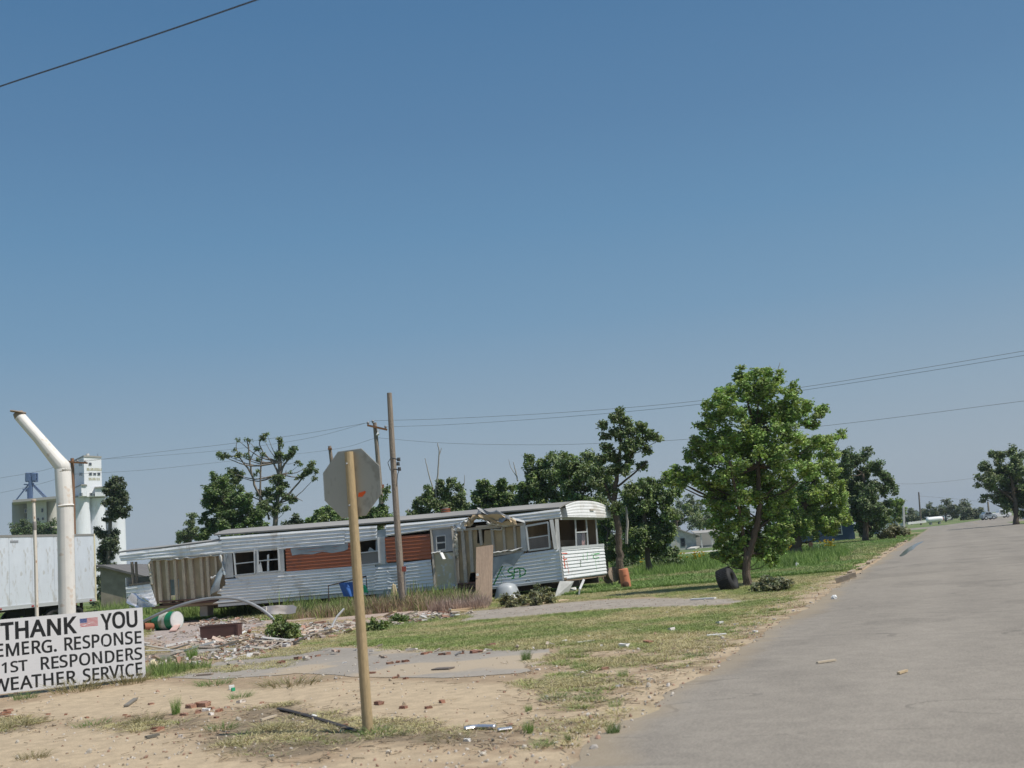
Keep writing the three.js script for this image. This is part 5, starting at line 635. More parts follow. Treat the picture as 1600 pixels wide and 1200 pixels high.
{
  const arch = (x, r = .42) => Array.from({ length: 7 }, (_, i) => { const a = Math.PI * i / 6; return [x + r * Math.cos(a), .36 + r * Math.sin(a)]; }).reverse();
  const pk = { len: 5.4, body: [[0, .42], ...arch(1.15), ...arch(4.35), [5.4, .42], [5.42, .82], [5.3, 1.02], [4.1, 1.12], [3.6, 1.72], [2.45, 1.74], [2.3, 1.12], [0, 1.1]], wind: [[4.12, 1.16, 3.66, 1.66]] };
  vehicle('pickup_truck', 'white pickup truck parked across the end of the street', 'pickup truck', 1549, 1581, 807.5, 235, pk, [1.15, 4.35], [[[2.55, 1.16], [3.85, 1.16], [3.5, 1.62], [2.6, 1.64]]], M.carWhite);
  const cr = { len: 4.5, body: [[0, .4], ...arch(.9), ...arch(3.6), [4.5, .4], [4.5, .85], [4.2, .98], [3.4, 1.05], [2.8, 1.5], [1.1, 1.52], [.5, 1.05], [0, 1.0]], wind: [[3.42, 1.08, 2.86, 1.46]] };
  vehicle('car', 'grey white car parked behind the pickup', 'car', 1537, 1557, 810.5, 215, cr, [.9, 3.6], [[[.75, 1.06], [1.9, 1.06], [1.9, 1.42], [1.2, 1.44]], [[2.0, 1.06], [3.2, 1.06], [2.75, 1.42], [2.0, 1.42]]], M.carGrey);
  vehicle('car', 'small distant white car right of the white tank', 'car', 1478, 1490, 812.8, 330, cr, [.9, 3.6], [[[.75, 1.06], [1.9, 1.06], [1.9, 1.42], [1.2, 1.44]], [[2.0, 1.06], [3.2, 1.06], [2.75, 1.42], [2.0, 1.42]]], M.carWhite);
  const d = 215, a = at(1447, 815, d), b = at(1474, 813, d), y = at(1460, 811.3, d).y, t = thing('gas_tank', 'long white rounded tank lying beyond the verge', 'tank', a.clone().setY(0)); a.y = b.y = .95; const ax = b.clone().sub(a).normalize();
  put('shell', tube([-.02, .1, .35, .6, 1].map((f) => a.clone().addScaledVector(ax, f * .6)).concat([1, .6, .35, .1, -.02].map((f) => b.clone().addScaledVector(ax, -f * .6))), [.02, .28, .45, .53, .56, .56, .53, .45, .28, .02], 20), M.carWhite, t);
  put('end_cap', tube([b.clone().addScaledVector(ax, -.12), b.clone().addScaledVector(ax, .03)], [.44, .3], 14), M.tail, t); for (const f of [.25, .75]) put('saddle', bar(a.clone().lerp(b, f).setY(-.1), a.clone().lerp(b, f).setY(.5), .3, .8), M.concreteGrey, t);
  tag(put('guard_rail', bar(at(1418, 819, 190).setY(.75), at(1446, 816, 200).setY(.8), .3, .4, V(0, 1, 0)), M.white), 'low white rail left of the long white tank', 'rail');
}
// ---------------------------------------------------------------- weeds, grass, flowers
function blade(x, z, h, w, lx, lz, a) { // a bent tapering blade of three faces
  const c = Math.cos(a) * w / 2, s = Math.sin(a) * w / 2, m = .55, P = (k, y, f) => [x + lx * f + k * c, y, z + lz * f + k * s];
  const q = [P(-1, 0, 0), P(1, 0, 0), P(.75, h * m, .35), P(-.75, h * m, .35), P(0, h, 1)]; return [0, 1, 2, 0, 2, 3, 3, 2, 4].flatMap((i) => q[i]);
}
function tuft(n, r, h, w, droop = .5) { const p = []; for (let i = 0; i < n; i++) { const a = rnd() * 6.28, d = r * Math.sqrt(rnd()), k = rr(.15, 1) * droop * h, hh = h * rr(.55, 1.1); p.push(...blade(Math.cos(a) * d, Math.sin(a) * d, hh, w * rr(.7, 1.3), Math.cos(a + rr(-.8, .8)) * k, Math.sin(a + rr(-.8, .8)) * k, rnd() * 3.14)); } const g = new THREE.BufferGeometry(); g.setAttribute('position', new THREE.Float32BufferAttribute(p, 3)); g.computeVertexNormals(); return plain(g); }
const GRASSM = new THREE.MeshPhysicalMaterial({ color: 0xffffff, roughness: .8, transmission: .3, thickness: 0, side: THREE.DoubleSide });
function greenAt(x, z) { for (const { a, W, H, gr } of greenGrids) { const u = (x - a[0]) / (a[1] - a[0]), v = (z - a[2]) / (a[3] - a[2]); if (u >= 0 && u <= 1 && v >= 0 && v <= 1) return gr[Math.round(v * H) * (W + 1) + Math.round(u * W)]; } return 0; }
function scatter(name, label, geo, list, kindTag = 'stuff', category) { // list: x, z, height, colour
  const m = new THREE.InstancedMesh(geo, GRASSM, list.length), M4 = new THREE.Matrix4(), q = new THREE.Quaternion(), Y = V(0, 1, 0), c = new THREE.Color();
  list.forEach(([x, z, h, col], i) => { q.setFromAxisAngle(Y, rnd() * 6.28); const k = h * rr(.8, 1.25), wd = Math.max(k, .13); M4.compose(V(x, -.005, z), q, V(wd, k, wd)); m.setMatrixAt(i, M4); m.setColorAt(i, c.setRGB(...col)); });
  m.name = numbered(name); m.castShadow = m.receiveShadow = true; tag(m, label, category, null, kindTag); scene.add(m);
}
{
  const near = [], far = [], pick = (t, x, z) => { const s = clamp(smooth(.36, .62, fbm(x * .9, z * .9, 3) + rr(-.14, .14)) + .12 * smooth(1, 7, x)); return mul3(mix3([.27, .34, .09], [.52, .46, .24], s * t), rr(.75, 1.25)); };
  const blocked = (x, z) => roadSide(x, z) > -.12 && roadAlong(x, z) < 150;
  for (let i = 0; i < 150000; i++) { const z = -rr(8, 36), x = rr(-.5, .62) * -z; if (blocked(x, z)) continue; const g = greenAt(x, z); if (rnd() > g * 1.05 || g < .04) continue; near.push([x, z, rr(.03, .075) * (z > -14 ? .8 : 1), pick(1, x, z)]); }
  for (let i = 0; i < 120000; i++) { const z = -(36 + 70 * Math.pow(rnd(), 1.5)), x = rr(-.52, .5) * -z; if (blocked(x, z)) continue; const g = z > -75 ? greenAt(x, z) : 1; if (rnd() > g) continue; far.push([x, z, rr(.07, .16), mul3(mix3([.215, .33, .075], [.45, .42, .20], smooth(.5, .7, fbm(x * .3, z * .3, 3)) * .8), rr(.75, 1.25))]); }
  scatter('grass', 'short grass of the mown lot', tuft(16, .6, .8, .10, 1.7), near); scatter('grass', 'green grass of the field beyond', tuft(10, .7, .85, .2, 1.4), far);
  // tall weeds before the mobile home, and plants round the flowers
  const inPoly = (pts, n, h0, h1, col, out) => { const q = patch(pts); for (let i = 0; i < n; i++) { const x = rr(q.x0, q.x1), z = rr(q.z0, q.z1), d = q.d(x, z) + (fbm(x * 1.3, z * 1.3, 3) - .5) * 1.2; if (d < 0) continue; const cl = smooth(.3, .65, fbm(x * 1.1 + 9, z * 1.1, 2)); out.push([x, z, lerp(h0, h1, rnd()) * (.6 + .7 * cl), mul3(col(x, z), rr(.7, 1.3))]); } };
  const tall = [], seedy = [], green = () => [.24, .325, .085], red = () => (rnd() < .4 ? [.42, .30, .21] : [.30, .33, .12]);
  inPoly([[238, 972], [300, 966], [400, 962], [470, 966], [560, 958], [640, 952], [740, 946], [740, 938], [560, 938], [420, 945], [260, 950]], 22000, .24, .6, green, tall);
  inPoly([[450, 968], [560, 962], [640, 955], [745, 950], [740, 938], [600, 940], [520, 946]], 5000, .22, .46, red, seedy); inPoly([[690, 957], [760, 950], [740, 938], [690, 942]], 1500, .16, .34, () => [.44, .33, .27], seedy);
  inPoly([[160, 968], [250, 962], [250, 945], [160, 945]], 5000, .25, .7, green, tall); inPoly([[990, 902], [1010, 885], [1060, 875], [1120, 872], [1140, 880], [1110, 892], [1050, 900]], 6500, .12, .38, () => [.23, .35, .075], tall); inPoly([[1180, 892], [1190, 872], [1240, 862], [1310, 858], [1326, 868], [1300, 882], [1240, 888]], 6500, .12, .4, () => [.23, .35, .075], tall);
  inPoly([[228, 1052], [300, 1040], [330, 1044], [250, 1060]], 260, .08, .2, green, tall);
  scatter('tall_weeds', 'tall green weeds under the mobile home', tuft(13, .36, 1, .05, .6), tall); scatter('seeding_weeds', 'reddish brown seeding weeds before the mobile home', tuft(13, .36, 1, .045, .6), seedy);
}
{ // single clumps of weeds that stand out on the sand
  const protos = [0, 1, 2].map((k) => tuft(k ? 170 : 200, k ? .85 : .42, 1, k ? .026 : .022, k === 1 ? 1.2 : .6));
  const mats = [[.21, .34, .07], [.16, .25, .06], [.27, .24, .11]].map((c) => new THREE.MeshPhysicalMaterial({ color: new THREE.Color().setRGB(...c), roughness: .8, transmission: .3, thickness: 0, side: THREE.DoubleSide }));
  const clump = (px, py, w, h, k, m, label) => { const b = ground(px, py), d = -b.z, s = d / FOCAL; const o = new THREE.Mesh(protos[k], mats[m]); o.name = numbered('weed_clump'); o.position.copy(b).setY(-.01); o.rotation.y = px; o.scale.set(w * s / (k ? 2.2 : 1.5), h * s, w * s / (k ? 2.2 : 1.5) * .8); o.castShadow = o.receiveShadow = true; tag(o, label, 'weeds', 'weed clumps on the bare ground'); scene.add(o); };
  for (const a of [[275, 1116, 26, 30, 0, 0, 'upright bright green weed clump on the sand left of the stop sign'], [345, 1140, 62, 14, 1, 1, 'flat green weed clump at the left tip of the dead grass'], [145, 1134, 62, 12, 1, 1, 'low green weed clump on the sand below the board'], [40, 1092, 50, 14, 1, 1, 'low weeds under the left end of the board'], [120, 1080, 90, 22, 1, 2, 'brownish weeds along the middle foot of the board'], [128, 1072, 36, 40, 0, 1, 'upright weeds hiding part of the word WEATHER'], [200, 1068, 80, 22, 1, 2, 'dry weeds under the word SERVICE'], [250, 1056, 60, 20, 1, 1, 'green weeds at the right corner of the board'], [300, 1030, 32, 24, 0, 0, 'round green weed clump between board and rubble'], [258, 1034, 22, 12, 1, 1, 'small green clump right of the board near the rubble'], [336, 1070, 66, 12, 1, 1, 'flat green strip at the pad corner'], [455, 1070, 120, 15, 1, 2, 'wide olive weed strip on the near edge of the pad'], [375, 1090, 46, 12, 1, 1, 'small green clump on the sand before the pad'], [225, 1128, 80, 16, 1, 2, 'brown weed strip on the sand beside brick pieces'], [20, 1136, 90, 16, 1, 2, 'brown weeds at the left edge of the picture'], [50, 1185, 60, 14, 1, 2, 'dry stalks at the lower left corner'], [585, 1146, 70, 14, 1, 1, 'green grass round the foot of the stop sign post'], [620, 1148, 50, 10, 1, 1, 'green grass just right of the stop sign post foot'], [826, 1146, 24, 24, 0, 0, 'upright green clump by the shiny metal strips'], [850, 1166, 50, 15, 1, 0, 'dark green clump nearest the road corner'], [826, 1112, 16, 14, 0, 0, 'small green clump at the tip of the sand apron'], [888, 1158, 18, 14, 0, 1, 'small clump beside the road edge'], [962, 1104, 26, 14, 1, 0, 'green clump halfway along the sandy road edge'], [958, 1146, 32, 20, 0, 1, 'upright clump growing at the asphalt edge'], [822, 1032, 30, 18, 0, 1, 'feathery clump at the right end of the pad'], [905, 1044, 30, 14, 1, 0, 'green clump right of the pad'], [972, 1056, 22, 14, 1, 0, 'dark green clump in the patchy grass'], [868, 1092, 60, 12, 1, 1, 'flat green patch beside the sand apron'], [920, 1094, 50, 12, 1, 1, 'flat green patch further right beside the sand apron'], [1090, 1026, 40, 10, 1, 1, 'thin green patch by the brown road verge'], [420, 1140, 90, 12, 1, 2, 'dry matted weeds in the dead grass'], [500, 1160, 90, 10, 1, 2, 'dry matted weeds left of the post foot'], [700, 1156, 90, 10, 1, 2, 'dry matted weeds right of the post foot'], [390, 1176, 90, 9, 1, 2, 'nearest dry matted weeds in the dead grass']]) clump(...a);
  const yellow = mat([.75, .55, .03], .7);
  for (const [px, py, w, n, label] of [[1066, 888, 22, 14, 'yellow flower clump left of the others by the round shrub'], [1092, 886, 20, 24, 'dense yellow flower clump left of the biggest tree'], [1002, 892, 14, 8, 'few yellow flowers near the orange barrel'], [1232, 872, 18, 10, 'few yellow flowers before the thick trunk'], [1262, 868, 22, 14, 'yellow flower clump below the brown post'], [1296, 866, 26, 34, 'densest yellow flower clump right of the brown post']]) {
    const b = ground(px, py), s = -b.z / FOCAL, t = thing('flower_clump', label, 'flowers', b, 0, 'yellow flower clumps'), f = []; for (let i = 0; i < n; i++) { const a = rnd() * 6.28, r = Math.sqrt(rnd()) * w * s / 2, h = rr(.4, .75), c = V(b.x + Math.cos(a) * r, h, b.z + Math.sin(a) * r); for (let k = 0; k < 5; k++) { const e = k * 1.257; f.push(new THREE.CircleGeometry(.055, 5).scale(.55, 1, 1).translate(0, .05, 0).rotateX(-.7).rotateY(e + a).translate(c.x, c.y, c.z)); } }
    put('leaves', tuft(60, .5, .6, .03, .7).scale(w * s, 1, w * s).translate(b.x, 0, b.z), mats[1], t).userData.kind = 'stuff'; put('flowers', f, yellow, t).userData.kind = 'stuff';
  }
}
// ---------------------------------------------------------------- debris
const board = (name, label, cat, a, b, w, h, m, group) => { const t = thing(name, label, cat, a.clone().lerp(b, .5).setY(0), 0, group); put('board', bar(a, b, w, h, V(0, 1, 0)), m, t); return t; };
const gy = (x, y, h = .03) => ground(x, y).setY(h);
{ // green and white drum lying on its side
  const b = ground(262, 984), ax = V(Math.cos(.5), .02, Math.sin(.5)).normalize(), c = b.clone().setY(.29), t = thing('steel_drum', 'green and white steel drum lying on its side', 'drum', b.clone()), P = (f) => c.clone().addScaledVector(ax, f);
  put('shell', tube([P(-.44), P(-.43), P(-.17), P(-.16), P(-.15), P(.15), P(.16), P(.17), P(.43), P(.44)], [.285, .29, .285, .297, .285, .285, .297, .285, .285, .293], 26, true), M.drumGreen, t);
  put('white_band', tube([P(-.145), P(.145)], [.287, .287], 26, false), mat([.70, .70, .64], .6, { map: metalTex([.78, .77, .72], [.35, .38, .25], .9, .6) }), t); put('lid', [tube([P(.442), P(.446)], [.28, .28], 26), tube([P(.43), P(.455)], [.296, .296], 26, false)], M.white, t);
  const k = thing('rusty_bucket', 'rusty orange bucket tipped over before the drum', 'bucket', ground(240, 986)); { const q = ground(240, 986).setY(.14), d = V(-.75, .05, .5).normalize(); put('shell', tube([q, q.clone().addScaledVector(d, .3)], [.12, .14], 16, false), M.rust, k); put('bottom', tube([q, q.clone().addScaledVector(d, .01)], [.12, .12], 16), M.rust, k); }
  board('broken_board', 'short cream board scrap before the drum', 'board', gy(250, 984, .09), gy(266, 982, .12), .22, .05, M.cream); board('broken_board', 'pink painted board scrap at the drum lid', 'board', gy(270, 988, .05), gy(280, 981, .16), .2, .04, mat([.62, .42, .36], .8));
}
{ const d = 31.5, p = [[222, 972], [240, 963], [270, 950], [305, 939], [342, 934], [375, 937], [402, 948], [424, 964], [440, 984]].map(([x, y], i) => at(x, y, d - i * .15)); tag(put('bent_pipe', tube(curve(p, 50), .042, 10), M.galv), 'long grey pipe bent in an arch over the rubble', 'pipe'); }
{ // rusty steel box
  const b = ground(346, 997), t = thing('rusty_box', 'rusty brown open steel box among the rubble', 'box', b, -.12), w = .98, h = .32, dp = .36, m = mat([.13, .065, .055], .75, { map: grain }), P = (g) => g.applyMatrix4(t.matrixWorld);
  put('front_panel', P(box(w, h, .015, 0, h / 2, dp / 2)), m, t); put('rear_panel', P(box(w, h, .015, 0, h / 2, -dp / 2)), m, t); for (const s of [-1, 1]) put('side_panel', P(box(.015, h, dp - .02, s * (w / 2 - .01), h / 2, 0)), m, t); put('base', P(box(w - .04, .015, dp - .03, 0, .012, 0)), m, t); put('rim', P(mergeGeometries([box(w + .04, .03, .03, 0, h + .012, dp / 2), box(w + .04, .03, .03, 0, h + .012, -dp / 2), box(.05, h + .02, .03, w / 2 + .02, h / 2, dp / 2 + .012)])), m, t);
}
tag(put('bent_gutter', tube([[484, 1010], [496, 1002], [511, 994], [519, 986], [521, 974], [527, 963], [538, 951]].map(([x, y], i) => { const p = ground(x, Math.max(y, 995)), d = lerp(27.6, 27.9, i / 6); const q = at(x, y, d); if (q.y < .04) q.y = .04; return q; }), .028, 8), M.white), 'bent white gutter pipe sticking up from the rubble', 'gutter');
{ const d = 34.2, s = thing('white_sheet', 'crumpled white metal sheet lying in the weeds', 'sheet', ground(438, 962)); put('sheet', sheet(12, 6, (u, v) => at(lerp(414, 462, u), lerp(960, 946 + 5 * Math.abs(u - .4), v), d - v * .3).add(V(0, .05 * noise(u * 6, v * 5), -.25 * v + .1 * Math.sin(u * 7)))), mat([.80, .78, .77], .5), s); board('pale_board', 'pale squared timber end beside the white sheet', 'board', at(412, 952, 34.1), at(424, 950, 34.5), .16, .14, M.concrete); }
{ // bent frame with blue cloth
  const d = 36.2, q = (x, y, dz = 0) => at(x, y, d + dz), t = thing('hand_cart', 'bent dark metal frame with blue cloth against the siding', 'cart', ground(540, 951)); put('handle', [tube([q(514, 940), q(513, 915), q(538, 909), q(572, 900), q(574, 928)], .022, 6), tube([q(513, 915, .3), q(572, 901, .3)], .018, 6)], mat([.07, .05, .04], .7), t);
  tag(put('cloth', sheet(6, 8, (u, v) => q(lerp(lerp(537, 529, v), lerp(552, 554, v), u), lerp(932, 911 - 2 * u, v), .06 * Math.sin(u * 7 + v * 3))), M.blue, t), 'hanging blue cloth'); tag(put('cloth', sheet(4, 5, (u, v) => q(lerp(562, 576 - v * 5, u), lerp(926, 914, v), .05 * Math.sin(u * 5 + v))), mat([.02, .42, .20], .6), t), 'green plastic scrap');
}
{ const a = at(743, 945, 35.3), b = at(768.5, 942, 35.2); a.y = .0; b.y = .0; const c = at(770.5, 851, 36.6), e = at(744, 855, 36.75); const t = thing('plywood_sheet', 'brown plywood sheet leaning against the broken wall', 'plywood', a.clone().lerp(b, .5)); put('board', slab([a, b, c, e], .016), M.ply, t); put('label_scrap', bar(at(744, 898.5, 35.9), at(748, 897.5, 35.9), .08, .02), M.paper, t); }
{ const b = ground(793, 938).setY(0), t = thing('wash_tub', 'pale grey round tub upside down under the siding', 'tub', b); put('shell', new THREE.LatheGeometry([[.46, 0], [.45, .05], [.41, .2], [.34, .4], [.26, .5], [.12, .55], [0, .56]].map(([x, y]) => new THREE.Vector2(x, y)), 28).translate(b.x, 0, b.z - .6), mat([.52, .56, .60], .4, { map: grain }), t); put('rim', new THREE.TorusGeometry(.46, .02, 8, 30).rotateX(Math.PI / 2).translate(b.x, .02, b.z - .6), M.galv, t); }
{ const q = [at(867, 935, 35.6), at(886, 931, 36.4), at(897, 908, 36.9), at(875, 908, 36.3)]; q[0].y = q[1].y = .0; const t = thing('leaning_panel', 'pale thin panel leaning under the front corner', 'panel', q[0].clone()); put('panel', slab(q, .02), mat([.58, .58, .56], .7, { map: grain }), t); tag(put('white_stake', [bar(at(905, 937, 35.5).setY(-.05), at(905.5, 921, 35.5), .05, .05), bar(at(905.5, 921, 35.5), at(912, 906, 36.3), .07, .05)], M.white), 'bent white stake propped under the front end', 'stake'); }
// crumpled things: plastic bags, cloth, rags
function crumpled(name, label, cat, px, py, w, h, m, group) { const b = ground(px, py), s = -b.z / FOCAL, g = new THREE.IcosahedronGeometry(1, 4), p = g.attributes.position, k = px * .37; for (let i = 0; i < p.count; i++) { const x = p.getX(i), y = p.getY(i), z = p.getZ(i), n = .62 + .7 * Math.abs(fbm(x * 2.4 + k, y * 2.4 + z * 1.7 + k, 3) - .35); p.setXYZ(i, x * n * w * s / 2, Math.max(-.2, y * n + .55) * h * s / 1.4, z * n * w * s / 2.6); } g.computeVertexNormals(); return tag(put(name, toCreasedNormals(g, .5).translate(b.x, 0, b.z), m), label, cat, group); }
crumpled('white_bag', 'crumpled white bag under the front corner', 'bag', 896, 927, 14, 10, M.paper); crumpled('white_bag', 'heap of white plastic before the tub', 'bag', 800, 938, 26, 9, M.paper); crumpled('yellow_bag', 'pale yellow crumpled bag right of the board', 'bag', 239, 1046, 18, 15, mat([.82, .70, .48], .6)); crumpled('white_rag', 'white scrap on the dead grass left of the post', 'rag', 490, 1122, 16, 6, M.paper); crumpled('white_rubble', 'white broken heap beside the blue cloth', 'rubble heap', 583, 950, 22, 22, mat([.70, .62, .58], .8)); crumpled('insulation_roll', 'tan insulation lump at the foot of the bare pole', 'insulation', 617, 950, 14, 40, mat([.62, .50, .30], .9)); crumpled('white_bag', 'white plastic bag on the kerb grass', 'bag', 1304, 936, 12, 7, M.paper); crumpled('white_bag', 'small white bag before the thick trunk flowers', 'bag', 1246, 886, 7, 7, M.paper);
{ // black strip, shiny strips, sticks and boards lying on the ground
  const flat = (name, label, cat, pts, w, h, m, group) => { const v = curve(pts.map(([x, y]) => ground(x, y)), 20), g = tube(v, 1, 8), p = g.attributes.position; const ts = tube(v, w / 2, 8); const q = ts.attributes.position; for (let i = 0; i < q.count; i++) q.setY(i, h / 2 + q.getY(i) / (w / 2) * h / 2 + .004); ts.computeVertexNormals(); tag(put(name, ts, m), label, cat, group); };
  flat('rubber_strip', 'black rubber strip twisted on the dead grass', 'strip', [[436, 1110], [462, 1116], [490, 1124], [520, 1133], [556, 1145]], .06, .03, mat([.045, .04, .04], .8)); flat('metal_strip', 'longer shiny metal strip right of the post', 'metal strip', [[726, 1143], [745, 1140], [774, 1140]], .05, .04, M.foil); flat('metal_strip', 'shorter shiny metal strip nearest the upright clump', 'metal strip', [[778, 1144], [800, 1141]], .05, .03, M.foil);
  const bd = [['white_pole', 'long white rod lying left of the rusty box', 258, 1012, 324, 998, .05, .05, M.white], ['broken_board', 'white board lying before the rusty box', 318, 1000, 372, 993, .09, .03, M.paper], ['broken_board', 'short white board tilted right of the rusty box', 368, 996, 386, 987, .09, .03, M.paper], ['broken_board', 'long cream board right of the big weed bush', 455, 994, 508, 987, .14, .06, mat([.66, .52, .38], .85)], ['broken_board', 'pale board lying behind the bent gutter', 490, 984, 556, 976, .09, .04, mat([.62, .56, .50], .85)], ['dark_bar', 'dark bar lying across the rubble left of the gutter', 460, 1008, 490, 990, .05, .05, mat([.08, .07, .06], .7)], ['broken_board', 'grey brown board crossing under the gutter', 488, 986, 506, 998, .1, .04, mat([.42, .34, .28], .85)], ['broken_board', 'tan plank lying under the leafy branches', 828, 946, 884, 939, .3, .04, mat([.62, .48, .32], .85)], ['broken_board', 'tan plank edge before the plywood sheet', 700, 956, 762, 950, .22, .05, mat([.60, .44, .28], .85)], ['white_plank', 'white plank on the grass right of the brush pile', 1222, 898, 1246, 895, .16, .05, M.paper], ['white_plank', 'pale strip at the front of the tree shadow', 1080, 938, 1118, 936, .12, .03, M.paper], ['grey_shard', 'dark shard standing on the sand below the board', 197, 1105, 212, 1094, .06, .02, mat([.22, .20, .17], .8)], ['grey_shard', 'dark flat shard on the sand near the lower left', 228, 1155, 248, 1151, .05, .02, mat([.14, .13, .11], .8)], ['wood_stick', 'thin pale stick in the dead grass', 408, 1128, 432, 1121, .025, .02, M.stud], ['wood_stick', 'thin stick lying on the asphalt', 1277, 1038, 1306, 1034, .035, .02, M.stud], ['wood_stick', 'short brown stick on the asphalt right of the other', 1404, 1055, 1417, 1051, .03, .02, M.tan], ['white_plank', 'pale flat scrap on the verge beside the road', 1105, 995, 1135, 993, .12, .02, M.paper], ['white_plank', 'white scrap in the patchy grass right of the lawn', 902, 1006, 928, 1003, .1, .02, M.concrete], ['broken_board', 'dark board on the near left of the pad', 304, 1057, 332, 1055, .09, .02, mat([.30, .24, .19], .85)], ['broken_board', 'dark metal plate lying on the pad', 679, 1047, 706, 1046, .18, .015, mat([.16, .13, .11], .7)]];
  for (const [n, l, x0, y0, x1, y1, w, h, m] of bd) board(n, l, n.split('_')[1], gy(x0, y0, h / 2 + .01), gy(x1, y1, h / 2 + .012), w, h, m);
  const bits = []; for (const [x0, x1, ya, yb, n] of [[240, 440, 1034, 1000, 15], [440, 560, 1004, 976, 9], [560, 735, 976, 958, 7]]) for (let i = 0; i < n; i++) { const f = (i + rnd()) / n; bits.push([lerp(x0, x1, f), lerp(ya, yb, f * .5 + rnd() * .5)]); }
  const nth = (i) => ['first', 'second', 'third', 'fourth', 'fifth', 'sixth', 'seventh', 'eighth', 'ninth', 'tenth'][i % 10], sets = ['pale splinter boards between board and rusty box', 'pale splinter boards around the big weed bush', 'pale splinter boards right of the stop sign post'];
  const seenIn = [0, 0, 0]; for (const [x, y] of bits.sort((a, b) => a[0] - b[0])) { const k = x < 330 ? 0 : x < 500 ? 1 : 2, i = seenIn[k]++, p = gy(x, y, .05), L = rr(.2, .6), a = rnd() * 3.14, q = V(Math.cos(a) * L, rr(-.02, .16), Math.sin(a) * L); board('splinter_board', `${i > 9 ? 'far ' : ''}${nth(i)} of the ${sets[k]}, from the left`, 'board', p.clone().sub(q).setY(.03), p.clone().add(q).setY(.05 + Math.abs(q.y)), rr(.05, .13), rr(.015, .04), [M.paper, M.stud, M.studGrey, M.concrete, M.tan, M.white][Math.floor(rnd() * 6)], 'splintered boards in the rubble'); }
  const gb = thing('crushed_carton', 'small crushed carton with a green side near the pad corner', 'carton', ground(362, 1079)); put('box', bar(gy(358, 1078, .03), gy(366, 1077, .035), .07, .05, V(0, 1, 0)), M.paper, gb); put('green_side', bar(gy(362, 1080.5, .025), gy(367, 1079.5, .025), .02, .045, V(0, 1, 0)), M.green, gb);
}
{ // cable spool and orange barrel
  const b = ground(957, 917), c = b.clone().setY(.43), ax = V(.62, .12, .78).normalize(), t = thing('cable_spool', 'round wooden cable spool leaning beside the ragged tree', 'cable spool', b), P = (f) => c.clone().addScaledVector(ax, f), wood = mat([.46, .36, .28], .9, { map: tWood });
  put('flange', tube([P(-.2), P(-.16)], [.29, .29], 24), wood, t); put('flange', tube([P(.12), P(.16)], [.27, .27], 24), wood, t); put('core', tube([P(-.16), P(.12)], [.14, .14], 16), M.tanDark, t); for (const k of [-.09, .02, .1]) { const s = V(0, 1, 0).cross(ax).normalize(); put('slot', bar(P(.165).addScaledVector(s, k).add(V(0, -.16, 0)), P(.165).addScaledVector(s, k).add(V(0, .16, 0)), .025, .01, s), mat([.34, .26, .19], .9), t); } put('leg', bar(b.clone().setY(-.05), P(-.02), .05, .05), wood, t);
  const k = ground(979.5, 921), o = thing('orange_barrel', 'rusty orange barrel with the shade of a hole painted low in its side', 'barrel', k), tilt = V(-.08, 1, -.02).normalize(), Q = (y) => k.clone().addScaledVector(tilt, y), m = mat([1, 1, 1], .7, { map: metalTex([.62, .23, .12], [.34, .11, .06], .8, .25) });
  put('body', tube([Q(0), Q(.02), Q(.22), Q(.24), Q(.26), Q(.44), Q(.46), Q(.48), Q(.66), Q(.69)], [.15, .163, .165, .172, .165, .163, .17, .163, .158, .145], 22), m, o); put('hole', new THREE.SphereGeometry(.115, 16, 10).scale(1, 1.05, .35).translate(...Q(.16).add(V(-.02, 0, .15)).toArray()), mat([.17, .075, .045], .9, { map: grain }), o);  // no real opening: a dark rust bulge paints the shade inside the hole
}
{ // tyre at the big tree
  const b = ground(1138, 922), t = thing('tyre', 'large black tyre lying against the biggest tree', 'tyre', b), g = [], m4 = new THREE.Matrix4().makeRotationFromEuler(new THREE.Euler(-.55, 1.0, .15)).setPosition(b.x, .25, b.z);
  put('carcass', new THREE.TorusGeometry(.235, .125, 14, 40).scale(1, 1, 1.7).applyMatrix4(m4), M.rubber, t); for (let i = 0; i < 44; i++) { const a = i / 44 * 6.283; g.push(new THREE.BoxGeometry(.02, .034, .34).translate(.357, 0, 0).rotateZ(a).applyMatrix4(m4)); } put('tread', g, M.rubber, t).userData.kind = 'stuff';
}
